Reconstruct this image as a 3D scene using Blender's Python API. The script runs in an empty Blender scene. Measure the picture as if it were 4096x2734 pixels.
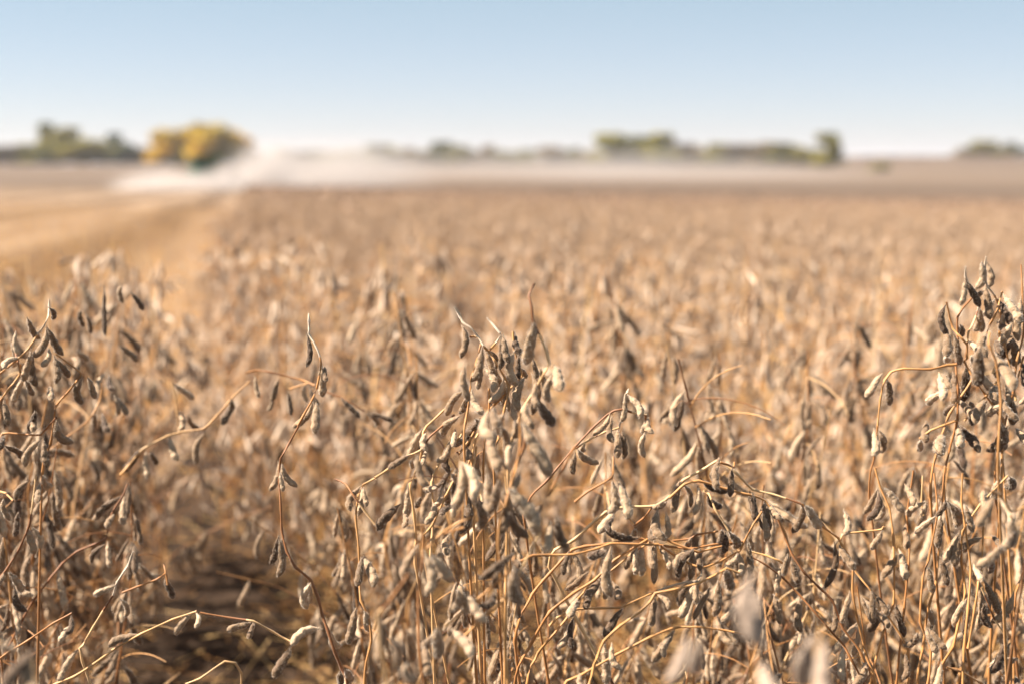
import bpy, math, random
import numpy as np
from mathutils import Vector, Matrix, Quaternion

R = math.radians
scene = bpy.context.scene
COL = scene.collection

# ------------------------------------------------------------------ camera, sky, sun, exposure
CAM_H = 1.05
PITCH = R(7.14)
FPX = 50.0 / 36.0 * 4096          # focal length in photograph pixels (4096 wide)
cam_data = bpy.data.cameras.new('camera')
cam_data.lens = 50
cam_data.sensor_width = 36
cam_data.clip_start = 0.05
cam_data.clip_end = 9000
cam_data.dof.use_dof = True
cam_data.dof.focus_distance = 1.52
cam_data.dof.aperture_fstop = 2.9
cam = bpy.data.objects.new('camera', cam_data)
COL.objects.link(cam)
cam.location = (0, 0, CAM_H)
cam.rotation_euler = (R(90) - PITCH, 0, 0)
scene.camera = cam

SUN_EL, SUN_AZ = R(46), R(-92)    # azimuth from the view direction (+y), negative = to the left
world = bpy.data.worlds.new('World')
scene.world = world
world.use_nodes = True
wn, wl = world.node_tree.nodes, world.node_tree.links
wn.clear()
w_out = wn.new('ShaderNodeOutputWorld')
w_bg = wn.new('ShaderNodeBackground')
w_bg.inputs['Strength'].default_value = 0.05
w_sky = wn.new('ShaderNodeTexSky')
w_sky.sky_type = 'NISHITA'
w_sky.sun_disc = False
w_sky.sun_elevation = SUN_EL
w_sky.sun_rotation = SUN_AZ
w_sky.altitude = 200
w_sky.air_density = 1.0
w_sky.dust_density = 0.5
w_sky.ozone_density = 1.2
w_tc = wn.new('ShaderNodeTexCoord')
w_map = wn.new('ShaderNodeMapping')
w_map.inputs['Scale'].default_value = (1, 1, 1.5)
w_norm = wn.new('ShaderNodeVectorMath'); w_norm.operation = 'NORMALIZE'
wl.new(w_tc.outputs['Generated'], w_map.inputs['Vector'])
wl.new(w_map.outputs['Vector'], w_norm.inputs[0])
wl.new(w_norm.outputs['Vector'], w_sky.inputs['Vector'])
w_mix = wn.new('ShaderNodeMix'); w_mix.data_type = 'RGBA'      # thin high haze: the blue is milky
w_mix.inputs['Factor'].default_value = 0.48
w_sep = wn.new('ShaderNodeSeparateXYZ')
w_mr = wn.new('ShaderNodeMapRange'); w_mr.inputs['From Max'].default_value = 0.115
w_pale = wn.new('ShaderNodeMix'); w_pale.data_type = 'RGBA'
w_pale.inputs['A'].default_value = (5.3, 4.85, 6.3, 1)
w_pale.inputs['B'].default_value = (3.9, 4.75, 5.1, 1)
wl.new(w_tc.outputs['Generated'], w_sep.inputs[0]); wl.new(w_sep.outputs['Z'], w_mr.inputs['Value'])
wl.new(w_mr.outputs['Result'], w_pale.inputs['Factor']); wl.new(w_pale.outputs['Result'], w_mix.inputs['B'])
wl.new(w_sky.outputs['Color'], w_mix.inputs['A'])
w_dim = wn.new('ShaderNodeVectorMath'); w_dim.operation = 'SCALE'; w_dim.inputs['Scale'].default_value = 0.86
wl.new(w_mix.outputs['Result'], w_dim.inputs[0])
wl.new(w_dim.outputs['Vector'], w_bg.inputs['Color'])
wl.new(w_bg.outputs['Background'], w_out.inputs['Surface'])

sun_data = bpy.data.lights.new('sun', 'SUN')
sun_data.energy = 5.0
sun_data.angle = R(0.53)
sun_data.color = (1.0, 0.915, 0.81)
sun = bpy.data.objects.new('sun', sun_data)
COL.objects.link(sun)
sdir = Vector((math.sin(SUN_AZ) * math.cos(SUN_EL), math.cos(SUN_AZ) * math.cos(SUN_EL), math.sin(SUN_EL)))
sun.rotation_euler = sdir.to_track_quat('Z', 'Y').to_euler()

scene.view_settings.view_transform = 'Standard'
scene.view_settings.look = 'None'
scene.view_settings.gamma = 1
scene.view_settings.exposure = 1.74
scene.render.engine = 'CYCLES'
cy = scene.cycles
cy.max_bounces = 7
cy.diffuse_bounces = 5
cy.glossy_bounces = 2
cy.transmission_bounces = 3
cy.transparent_max_bounces = 8
cy.volume_bounces = 3
cy.use_denoising = True
try:
    cy.denoiser = 'OPENIMAGEDENOISE'
except Exception:
    pass
cy.sample_clamp_indirect = 8

# ------------------------------------------------------------------ helpers
def tag(o, label=None, cat=None, group=None, kind=None):
    if label: o['label'] = label
    if cat: o['category'] = cat
    if group: o['group'] = group
    if kind: o['kind'] = kind
    return o

def empty(name, loc=(0, 0, 0)):
    o = bpy.data.objects.new(name, None)
    COL.objects.link(o)
    o.location = loc
    o.empty_display_size = 0.1
    return o

def mesh_obj(name, me, parent=None, loc=(0, 0, 0)):
    o = bpy.data.objects.new(name, me)
    COL.objects.link(o)
    o.location = loc
    if parent is not None:
        o.parent = parent
    return o

def np_mesh(name, V, F, mats, fm=None, rnd=None, smooth=True):
    """V (n,3), F list of arrays of faces (k,3) or (k,4); fm a material index per face; rnd a value per vertex."""
    me = bpy.data.meshes.new(name)
    F = [f for f in (F if isinstance(F, list) else [F]) if len(f)]
    V = np.asarray(V, dtype=np.float32)
    me.vertices.add(len(V))
    me.vertices.foreach_set('co', V.ravel())
    loops = np.concatenate([f.ravel() for f in F]).astype(np.int32)
    sizes = np.concatenate([np.full(len(f), f.shape[1], dtype=np.int32) for f in F])
    starts = np.concatenate([[0], np.cumsum(sizes)[:-1]]).astype(np.int32)
    me.loops.add(len(loops))
    me.loops.foreach_set('vertex_index', loops)
    me.polygons.add(len(sizes))
    me.polygons.foreach_set('loop_start', starts)
    me.polygons.foreach_set('use_smooth', np.full(len(sizes), smooth, dtype=bool))
    for m in (mats if isinstance(mats, (list, tuple)) else [mats]):
        me.materials.append(m)
    if fm is not None:
        me.polygons.foreach_set('material_index', np.asarray(fm, dtype=np.int32))
    if rnd is not None:
        a = me.attributes.new('rnd', 'FLOAT', 'POINT')
        a.data.foreach_set('value', np.asarray(rnd, dtype=np.float32))
    me.update(calc_edges=True)
    return me

class MB:
    """Collects pieces, each with a material slot, into one mesh."""
    def __init__(self):
        self.V, self.F3, self.F4, self.m3, self.m4, self.rn, self.n = [], [], [], [], [], [], 0
    def add(self, V, F, slot=0, rnd=0.0):
        V = np.asarray(V, dtype=np.float64); F = np.asarray(F, dtype=np.int64)
        if F.shape[1] == 3:
            self.F3.append(F + self.n); self.m3.append(np.full(len(F), slot))
        else:
            self.F4.append(F + self.n); self.m4.append(np.full(len(F), slot))
        self.V.append(V)
        self.rn.append(np.full(len(V), rnd) if np.isscalar(rnd) else rnd)
        self.n += len(V)
    def also(self, F, slot=0, back=0):
        """more faces on the vertices of the piece added last (its vertex count = back)"""
        F = np.asarray(F, dtype=np.int64) + self.n - back
        (self.F3 if F.shape[1] == 3 else self.F4).append(F)
        (self.m3 if F.shape[1] == 3 else self.m4).append(np.full(len(F), slot))
    def mesh(self, name, mats, smooth=True):
        F, fm = [], []
        if self.F3: F.append(np.concatenate(self.F3)); fm.append(np.concatenate(self.m3))
        if self.F4: F.append(np.concatenate(self.F4)); fm.append(np.concatenate(self.m4))
        return np_mesh(name, np.concatenate(self.V), F, mats, np.concatenate(fm), np.concatenate(self.rn), smooth)

def catmull(P, step):
    P = np.asarray(P, dtype=np.float64)
    if len(P) < 3:
        n = max(2, int(np.linalg.norm(P[-1] - P[0]) / step) + 1)
        return P[0] + (P[-1] - P[0]) * np.linspace(0, 1, n)[:, None]
    Q = np.vstack([2 * P[0] - P[1], P, 2 * P[-1] - P[-2]])
    out = []
    for i in range(1, len(Q) - 2):
        p0, p1, p2, p3 = Q[i - 1], Q[i], Q[i + 1], Q[i + 2]
        n = max(1, int(np.linalg.norm(p2 - p1) / step + 0.5))
        t = np.linspace(0, 1, n, endpoint=False)[:, None]
        out.append(0.5 * (2 * p1 + (p2 - p0) * t + (2 * p0 - 5 * p1 + 4 * p2 - p3) * t ** 2 + (3 * p1 - p0 - 3 * p2 + p3) * t ** 3))
    out.append(P[-1:])
    return np.vstack(out)

def jointed(P, step, soft=0.4):
    """a dry stem: nearly straight between its joints, only a little rounded at them"""
    P = np.asarray(P, dtype=np.float64)
    C = catmull(P, step)
    if len(P) < 3:
        return C
    Lp = np.concatenate([[0], np.cumsum(np.linalg.norm(np.diff(P, axis=0), axis=1))])
    t = []
    for i in range(len(P) - 1):
        n = max(1, int(np.linalg.norm(P[i + 1] - P[i]) / step + 0.5))
        t.append(Lp[i] + (Lp[i + 1] - Lp[i]) * np.linspace(0, 1, n, endpoint=False))
    t = np.concatenate(t + [Lp[-1:]])
    Ls = np.stack([np.interp(t, Lp, P[:, k]) for k in range(3)], -1)
    return soft * C + (1 - soft) * Ls

def tube(P, rad, sides):
    """a tube along P with radius rad (scalar or per point), closed with flat ends pulled to a point"""
    P = np.asarray(P, dtype=np.float64)
    n = len(P)
    T = np.gradient(P, axis=0)
    T /= np.linalg.norm(T, axis=1)[:, None] + 1e-12
    up = np.array([0.31, 0.17, 0.93])
    U = np.cross(T, up); l = np.linalg.norm(U, axis=1)
    bad = l < 0.05
    U[bad] = np.cross(T[bad], np.array([1.0, 0.1, 0.0]))
    U /= np.linalg.norm(U, axis=1)[:, None]
    W = np.cross(T, U)
    rad = np.broadcast_to(np.asarray(rad, dtype=np.float64), (n,))
    a = np.linspace(0, 2 * math.pi, sides, endpoint=False)
    V = P[:, None, :] + rad[:, None, None] * (np.cos(a)[None, :, None] * U[:, None, :] + np.sin(a)[None, :, None] * W[:, None, :])
    V = V.reshape(-1, 3)
    i = np.arange(n - 1)[:, None] * sides
    j = np.arange(sides)[None, :]
    k = (j + 1) % sides
    F = np.stack([i + j, i + k, i + sides + k, i + sides + j], axis=-1).reshape(-1, 4)
    return V, F

def hair_tris(P, N, length, width, rng):
    """thin single-triangle hairs at points P along normals N"""
    n = len(P)
    D = N + 0.55 * rng.normal(size=(n, 3))
    D /= np.linalg.norm(D, axis=1)[:, None]
    S = np.cross(D, rng.normal(size=(n, 3))); S /= np.linalg.norm(S, axis=1)[:, None] + 1e-9
    L = length * rng.uniform(0.5, 1.25, size=(n, 1))
    V = np.stack([P - S * width, P + S * width, P + D * L], axis=1).reshape(-1, 3)
    return V, np.arange(3 * n).reshape(-1, 3)

# ------------------------------------------------------------------ materials
def new_mat(name):
    m = bpy.data.materials.new(name)
    m.use_nodes = True
    nt = m.node_tree
    nt.nodes.clear()
    out = nt.nodes.new('ShaderNodeOutputMaterial')
    return m, nt, out

def ramp(nt, stops, interp='LINEAR'):
    r = nt.nodes.new('ShaderNodeValToRGB')
    r.color_ramp.interpolation = interp
    e = r.color_ramp.elements
    while len(e) < len(stops): e.new(0.5)
    for s, (p, c) in zip(e, stops):
        s.position = p; s.color = (*c, 1)
    return r

def rnd_value(nt):
    """a random value that differs from piece to piece: the mesh's own rnd plus the object's"""
    at = nt.nodes.new('ShaderNodeAttribute'); at.attribute_name = 'rnd'
    oi = nt.nodes.new('ShaderNodeObjectInfo')
    ad = nt.nodes.new('ShaderNodeMath'); ad.operation = 'ADD'
    fr = nt.nodes.new('ShaderNodeMath'); fr.operation = 'FRACT'
    nt.links.new(at.outputs['Fac'], ad.inputs[0]); nt.links.new(oi.outputs['Random'], ad.inputs[1])
    nt.links.new(ad.outputs[0], fr.inputs[0])
    return fr.outputs[0]

def plant_mat(name, stops, noise_scale=60, noise_amt=0.35, rough=0.75, sheen=0.0, transl=0.0, spec=0.25, bump=0.0, dark=(0.6, 1.15)):
    m, nt, out = new_mat(name)
    L = nt.links
    rv = rnd_value(nt)
    rp = ramp(nt, stops)
    L.new(rv, rp.inputs['Fac'])
    geo = nt.nodes.new('ShaderNodeTexCoord')
    nz = nt.nodes.new('ShaderNodeTexNoise')
    nz.inputs['Scale'].default_value = noise_scale
    nz.inputs['Detail'].default_value = 3
    L.new(geo.outputs['Object'], nz.inputs['Vector'])
    mr = nt.nodes.new('ShaderNodeMapRange')
    mr.inputs['From Min'].default_value = 0.3; mr.inputs['From Max'].default_value = 0.7
    mr.inputs['To Min'].default_value = dark[0]; mr.inputs['To Max'].default_value = dark[1]
    L.new(nz.outputs['Fac'], mr.inputs['Value'])
    mx = nt.nodes.new('ShaderNodeMix'); mx.data_type = 'RGBA'; mx.blend_type = 'MULTIPLY'
    mx.inputs['Factor'].default_value = noise_amt * 2
    L.new(rp.outputs['Color'], mx.inputs['A'])
    L.new(mr.outputs['Result'], mx.inputs['B'])
    p = nt.nodes.new('ShaderNodeBsdfPrincipled')
    L.new(mx.outputs['Result'], p.inputs['Base Color'])
    p.inputs['Roughness'].default_value = rough
    p.inputs['Specular IOR Level'].default_value = spec
    p.inputs['Sheen Weight'].default_value = sheen
    p.inputs['Sheen Roughness'].default_value = 0.45
    p.inputs['Sheen Tint'].default_value = (1.0, 0.94, 0.86, 1)
    if bump:
        b = nt.nodes.new('ShaderNodeBump'); b.inputs['Strength'].default_value = bump; b.inputs['Distance'].default_value = 0.02
        L.new(nz.outputs['Fac'], b.inputs['Height']); L.new(b.outputs['Normal'], p.inputs['Normal'])
    if transl:
        t = nt.nodes.new('ShaderNodeBsdfTranslucent')
        L.new(mx.outputs['Result'], t.inputs['Color'])
        ms = nt.nodes.new('ShaderNodeMixShader'); ms.inputs['Fac'].default_value = transl
        L.new(p.outputs['BSDF'], ms.inputs[1]); L.new(t.outputs['BSDF'], ms.inputs[2])
        L.new(ms.outputs['Shader'], out.inputs['Surface'])
    else:
        L.new(p.outputs['BSDF'], out.inputs['Surface'])
    return m

M = {}
M['pod'] = plant_mat('pod_skin', [(0.0, (0.07, 0.038, 0.020)), (0.25, (0.17, 0.102, 0.053)), (0.6, (0.32, 0.205, 0.113)), (1.0, (0.50, 0.355, 0.22))],
                     noise_scale=5.0, noise_amt=0.32, sheen=0.2, bump=0.3, rough=0.65, dark=(0.45, 1.2))
M['fuzz'] = plant_mat('pod_fuzz', [(0.0, (0.62, 0.51, 0.40)), (1.0, (0.78, 0.69, 0.58))], noise_amt=0.0, transl=0.35, rough=0.6)
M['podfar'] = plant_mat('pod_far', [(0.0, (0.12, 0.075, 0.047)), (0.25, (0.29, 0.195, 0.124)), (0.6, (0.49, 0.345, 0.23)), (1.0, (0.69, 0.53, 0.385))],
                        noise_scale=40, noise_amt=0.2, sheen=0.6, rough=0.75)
M['stem'] = plant_mat('stem_bark', [(0.0, (0.20, 0.075, 0.024)), (0.3, (0.40, 0.17, 0.048)), (0.7, (0.55, 0.28, 0.095)), (1.0, (0.66, 0.43, 0.21))],
                      noise_scale=35, noise_amt=0.35, sheen=0.15, rough=0.55, spec=0.4)
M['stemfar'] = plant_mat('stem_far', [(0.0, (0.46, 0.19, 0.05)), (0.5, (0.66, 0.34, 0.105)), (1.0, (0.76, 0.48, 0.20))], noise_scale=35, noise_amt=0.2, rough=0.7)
M['tip'] = plant_mat('stem_tip_down', [(0.0, (0.50, 0.38, 0.26)), (1.0, (0.66, 0.54, 0.40))], noise_scale=200, noise_amt=0.3, sheen=0.5)
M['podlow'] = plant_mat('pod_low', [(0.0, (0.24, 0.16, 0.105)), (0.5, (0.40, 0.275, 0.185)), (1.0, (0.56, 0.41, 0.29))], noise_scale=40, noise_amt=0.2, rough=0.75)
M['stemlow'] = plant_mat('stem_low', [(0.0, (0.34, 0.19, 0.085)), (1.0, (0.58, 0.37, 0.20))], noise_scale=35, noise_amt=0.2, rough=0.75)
M['pale'] = plant_mat('sun_tinted_pod_skin', [(0.0, (0.30, 0.215, 0.155)), (1.0, (0.42, 0.31, 0.23))], noise_scale=5, noise_amt=0.25, sheen=0.2)  # sunlight on the nearest pods, put into a paler skin colour
M['straw'] = plant_mat('straw', [(0.0, (0.34, 0.15, 0.045)), (0.5, (0.60, 0.33, 0.115)), (1.0, (0.76, 0.50, 0.22))], noise_scale=30, noise_amt=0.25)

def ground_mat(name, c1, c2, c3, scale=3.0, stretch=(1, 1, 1), rot=0.0, bump=0.4, detail=8, sharp=1.0):
    m, nt, out = new_mat(name)
    L = nt.links
    tc = nt.nodes.new('ShaderNodeTexCoord')
    mp0 = nt.nodes.new('ShaderNodeMapping')
    mp0.inputs['Rotation'].default_value = (0, 0, rot)
    mp = nt.nodes.new('ShaderNodeMapping')
    mp.inputs['Scale'].default_value = stretch
    L.new(tc.outputs['Object'], mp0.inputs['Vector'])
    L.new(mp0.outputs['Vector'], mp.inputs['Vector'])
    n1 = nt.nodes.new('ShaderNodeTexNoise'); n1.inputs['Scale'].default_value = scale; n1.inputs['Detail'].default_value = detail
    n1.inputs['Roughness'].default_value = 0.65
    L.new(mp.outputs['Vector'], n1.inputs['Vector'])
    r1 = ramp(nt, [(0.5 - 0.22 * sharp, c1), (0.5, c2), (0.5 + 0.24 * sharp, c3)])
    L.new(n1.outputs['Fac'], r1.inputs['Fac'])
    p = nt.nodes.new('ShaderNodeBsdfPrincipled')
    p.inputs['Roughness'].default_value = 0.95
    p.inputs['Specular IOR Level'].default_value = 0.1
    L.new(r1.outputs['Color'], p.inputs['Base Color'])
    if bump:
        n2 = nt.nodes.new('ShaderNodeTexNoise'); n2.inputs['Scale'].default_value = 25; n2.inputs['Detail'].default_value = 6
        L.new(tc.outputs['Object'], n2.inputs['Vector'])
        b = nt.nodes.new('ShaderNodeBump'); b.inputs['Strength'].default_value = bump; b.inputs['Distance'].default_value = 0.04
        L.new(n2.outputs['Fac'], b.inputs['Height']); L.new(b.outputs['Normal'], p.inputs['Normal'])
    L.new(p.outputs['BSDF'], out.inputs['Surface'])
    return m

ROW_ANG = math.atan(0.186)          # the rows run towards (-0.186, 1)
M['soil'] = ground_mat('soil', (0.016, 0.010, 0.006), (0.038, 0.023, 0.014), (0.09, 0.055, 0.033), scale=6, bump=0.9)
M['stubble'] = ground_mat('stubble_ground', (0.13, 0.075, 0.038), (0.26, 0.168, 0.097), (0.40, 0.285, 0.185), scale=0.16, stretch=(1, 0.05, 1), rot=-ROW_ANG, bump=0.5, detail=2, sharp=0.6)
M['farfield'] = ground_mat('far_field_ground', (0.075, 0.051, 0.035), (0.125, 0.088, 0.062), (0.195, 0.142, 0.102), scale=0.02, stretch=(0.12, 1, 1), bump=0.0, detail=3)
M['canopy'] = ground_mat('crop_canopy_top', (0.095, 0.058, 0.039), (0.14, 0.09, 0.061), (0.19, 0.128, 0.09), scale=1.6, stretch=(1.0, 1.0, 1), rot=-ROW_ANG, bump=0.0)

def pass_mat(name):
    """cut stubble: pale straw windrows and darker bare strips left by the passes of the combine"""
    m = ground_mat(name, (0.095, 0.060, 0.037), (0.195, 0.134, 0.087), (0.285, 0.205, 0.138), scale=0.9, stretch=(1, 0.06, 1), rot=-ROW_ANG, bump=0.5)
    nt = m.node_tree; L = nt.links
    p = next(n for n in nt.nodes if n.type == 'BSDF_PRINCIPLED')
    src = p.inputs['Base Color'].links[0].from_socket
    mp0 = next(n for n in nt.nodes if n.type == 'MAPPING')
    wv = nt.nodes.new('ShaderNodeTexWave'); wv.wave_type = 'BANDS'; wv.bands_direction = 'X'
    wv.inputs['Scale'].default_value = 0.075; wv.inputs['Distortion'].default_value = 1.6; wv.inputs['Detail'].default_value = 2
    wv.inputs['Detail Scale'].default_value = 0.25
    wv.inputs['Phase Offset'].default_value = 3.6
    mp = nt.nodes.new('ShaderNodeMapping'); mp.inputs['Scale'].default_value = (1, 0.05, 1)
    L.new(mp0.outputs['Vector'], mp.inputs['Vector']); L.new(mp.outputs['Vector'], wv.inputs['Vector'])
    r = ramp(nt, [(0.15, (0.62, 0.57, 0.52)), (0.55, (1.0, 0.98, 0.95)), (0.9, (1.28, 1.28, 1.28))])
    L.new(wv.outputs['Fac'], r.inputs['Fac'])
    mx = nt.nodes.new('ShaderNodeMix'); mx.data_type = 'RGBA'; mx.blend_type = 'MULTIPLY'; mx.inputs['Factor'].default_value = 1.0
    L.new(src, mx.inputs['A']); L.new(r.outputs['Color'], mx.inputs['B']); L.new(mx.outputs['Result'], p.inputs['Base Color'])
    return m
M['stubble'] = pass_mat('stubble_passes')

def simple_mat(name, col, rough=0.6, metal=0.0, spec=0.4, noise=0.25):
    m, nt, out = new_mat(name)
    p = nt.nodes.new('ShaderNodeBsdfPrincipled')
    tc = nt.nodes.new('ShaderNodeTexCoord')
    nz = nt.nodes.new('ShaderNodeTexNoise'); nz.inputs['Scale'].default_value = 4; nz.inputs['Detail'].default_value = 5
    nt.links.new(tc.outputs['Object'], nz.inputs['Vector'])
    a = tuple(c * (1 - noise) for c in col); b = tuple(min(1, c * (1 + noise)) for c in col)
    r = ramp(nt, [(0.3, a), (0.7, b)])
    nt.links.new(nz.outputs['Fac'], r.inputs['Fac']); nt.links.new(r.outputs['Color'], p.inputs['Base Color'])
    p.inputs['Roughness'].default_value = rough; p.inputs['Metallic'].default_value = metal
    p.inputs['Specular IOR Level'].default_value = spec
    nt.links.new(p.outputs['BSDF'], out.inputs['Surface'])
    return m

# ------------------------------------------------------------------ terrain
rng = np.random.default_rng(7)
random.seed(7)

def sstep(a, b, x):
    t = np.clip((x - a) / (b - a), 0, 1)
    return t * t * (3 - 2 * t)

def plane_z(x, y):
    return -0.01664 * y - 0.0168 * x

CREST = 172.0
def terrain(x, y):
    x = np.asarray(x, dtype=np.float64); y = np.asarray(y, dtype=np.float64)
    near = plane_z(x, np.minimum(y, CREST + 30)) - 0.00045 * np.maximum(y - CREST + 14, 0) ** 1.35
    far = -2.2 + 2.2 * sstep(300, 680, y) - 0.004 * np.maximum(x, -100) * (1 - sstep(500, 900, y)) - 3.0 * sstep(760, 900, y)
    far = far + 9.2 * sstep(120, 260, x) * sstep(700, 1000, y) - 3.5 * (1 - sstep(230, 330, y))
    w = sstep(CREST + 10, 290, y)
    return near * (1 - w) + far * w

def strip(name, ys, x_lo, x_hi, nx, dz, mat, jitter=0.0, fine=None):
    ys = np.asarray(ys, dtype=np.float64)
    t = np.linspace(0, 1, nx)
    X = np.stack([x_lo(y) + (x_hi(y) - x_lo(y)) * t for y in ys])
    Y = np.repeat(ys[:, None], nx, axis=1)
    Z = terrain(X, Y) + dz
    if jitter:
        Z = Z + jitter * rng.normal(size=Z.shape)
    V = np.stack([X, Y, Z], axis=-1).reshape(-1, 3)
    i = np.arange(len(ys) - 1)[:, None] * nx; j = np.arange(nx - 1)[None, :]
    F = np.stack([i + j, i + j + 1, i + nx + j + 1, i + nx + j], axis=-1).reshape(-1, 4)
    return mesh_obj(name, np_mesh(name, V, F, mat))

def edge_x(y):                      # the uncut crop's left edge
    return -0.42 + 0.25 * sstep(3.5, 6.5, y) - 0.186 * y

geo_y = np.concatenate([np.linspace(-6, 1, 8), np.geomspace(1.3, 30, 60), np.geomspace(31, 330, 90), np.geomspace(335, 6000, 80)])
g = strip('ground', geo_y, lambda y: -0.75 * (abs(y) + 8), lambda y: 0.75 * (abs(y) + 8), 90, 0.0, M['soil'])
tag(g, kind='structure')
st_y = np.concatenate([np.geomspace(1.5, 30, 40), np.geomspace(31, 225, 60)])
g = strip('stubble_field', st_y, lambda y: -0.7 * (y + 8), lambda y: edge_x(y), 50, 0.012, M['stubble'])
tag(g, kind='structure')
ff_y = np.concatenate([np.linspace(228, 330, 20), np.geomspace(335, 5500, 70)])
g = strip('far_field', ff_y, lambda y: -0.7 * (y + 8), lambda y: 0.7 * (y + 8), 80, 0.02, M['farfield'])
tag(g, kind='structure')

# ------------------------------------------------------------------ pods
def pod_shape(rings, sides, seeds, bend, prng, rough=0.0):
    """a unit pod hanging from the origin along -z, about 0.2 wide"""
    t = np.linspace(0, 1, rings)
    env = np.interp(t, [0, 0.06, 0.13, 0.26, 0.45, 0.78, 0.90, 0.955, 0.985, 1.0], [0.13, 0.14, 0.34, 0.72, 0.96, 1.03, 0.88, 0.58, 0.22, 0.06])
    lo, hi = 0.27, 0.80
    c = [0.55] if seeds == 1 else np.linspace(lo, hi, seeds)
    sp = (hi - lo) / max(1, seeds - 1) if seeds > 1 else 0.3
    b = np.zeros_like(t)
    for q in c:
        b += np.exp(-((t - q) / (sp * 0.30)) ** 2)
    r = 0.1 * env * (0.87 + 0.19 * b)
    a = np.linspace(0, 2 * math.pi, sides, endpoint=False)
    thick = 0.78 + 0.10 * b
    cx = bend * (4 * t * (1 - t)) * 0.25 + 0.03 * np.sin(t * 5 + bend * 9)
    X = cx[:, None] + r[:, None] * np.cos(a)[None]
    Y = (r * thick)[:, None] * np.sin(a)[None]
    Z = np.repeat(-t[:, None], sides, axis=1)
    if rough:
        X = X + rough * prng.normal(size=X.shape) * env[:, None]
        Y = Y + rough * prng.normal(size=Y.shape) * env[:, None]
    V = np.stack([X, Y, Z], axis=-1).reshape(-1, 3)
    i = np.arange(rings - 1)[:, None] * sides; j = np.arange(sides)[None]; k = (j + 1) % sides
    F = np.stack([i + j, i + sides + j, i + sides + k, i + k], axis=-1).reshape(-1, 4)
    N = np.stack([np.broadcast_to(np.cos(a)[None], X.shape), np.broadcast_to(np.sin(a)[None], X.shape), np.zeros_like(X)], axis=-1).reshape(-1, 3)
    return V, F, N

HERO_PODS, MID_PODS, LOW_PODS = [], [], []
SUN_TINTED_PODS = []
for i in range(24):
    prng = np.random.default_rng(100 + i)
    seeds = [3, 3, 2, 3, 3, 2, 3, 3][i % 8]
    bend = prng.uniform(-0.5, 0.5)
    V, F, N = pod_shape(24, 14, seeds, bend, prng, rough=0.0035)
    b = MB(); b.add(V, F, 0, 0.0)
    # a seam along both edges of the pod
    for s in (0, 7):
        b.add(*tube(V.reshape(24, 14, 3)[1:, s], 0.006, 4), slot=0, rnd=0.35)
    n_h = 760
    fi = prng.integers(20, len(V) - 16, n_h)
    fj = np.minimum(fi + prng.integers(0, 14, n_h), len(V) - 1)
    Pp = V[fi] + (V[fj] - V[fi]) * prng.uniform(0, .5, (n_h, 1)) * 0.6
    hv, hf = hair_tris(Pp, N[fi] + np.array([0, 0, -0.35]), 0.046, 0.0026, prng)
    b.add(hv, hf, 1, 0.0)
    HERO_PODS.append(b.mesh('pod', [M['pod'], M['fuzz']]))
    if i < 5: SUN_TINTED_PODS.append(b.mesh('pod', [M['pale'], M['fuzz']]))
for i in range(10):
    prng = np.random.default_rng(300 + i)
    MID_PODS.append(pod_shape(10, 6, [3, 3, 2][i % 3], prng.uniform(-0.5, 0.5), prng)[:2])
    LOW_PODS.append(pod_shape(6, 4, [2, 3][i % 2], prng.uniform(-0.5, 0.5), prng)[:2])

def pod_quat(d, roll):
    d = Vector(d).normalized()
    q = Vector((0, 0, -1)).rotation_difference(d)
    return q @ Quaternion((0, 0, 1), roll)

# ------------------------------------------------------------------ traced plants near the lens
CAM = np.array([0, 0, CAM_H])
FW = np.array([0, math.cos(PITCH), -math.sin(PITCH)]); UP = np.array([0, math.sin(PITCH), math.cos(PITCH)]); RT = np.array([1.0, 0, 0])
def unproj(u, v, d):
    return CAM + d * (FW + (u - 2048) / FPX * RT - (v - 1367) / FPX * UP)

# the views the plants were measured in: x0, y0, pixels per photograph pixel
VIEW = {'A': (1650, 1100, 2.613), 'B': (1500, 1600, 2.614), 'C': (2300, 1500, 1.96), 'D': (2200, 2000, 2.137), 'E': (3000, 1900, 1.8805),
        'F': (3396, 950, 1.844), 'G': (0, 1100, 1.96), 'H': (0, 1900, 1.88), 'I': (800, 1700, 1.517), 'J': (1000, 1100, 2.613), 'K': (1500, 2100, 2.474)}

def parse(view, txt):
    x0, y0, s = VIEW[view]
    out = []
    for tok in txt.split():
        x, y = tok.split(',')[:2]
        out.append((x0 + float(x) / s, y0 + float(y) / s))
    return out

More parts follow.
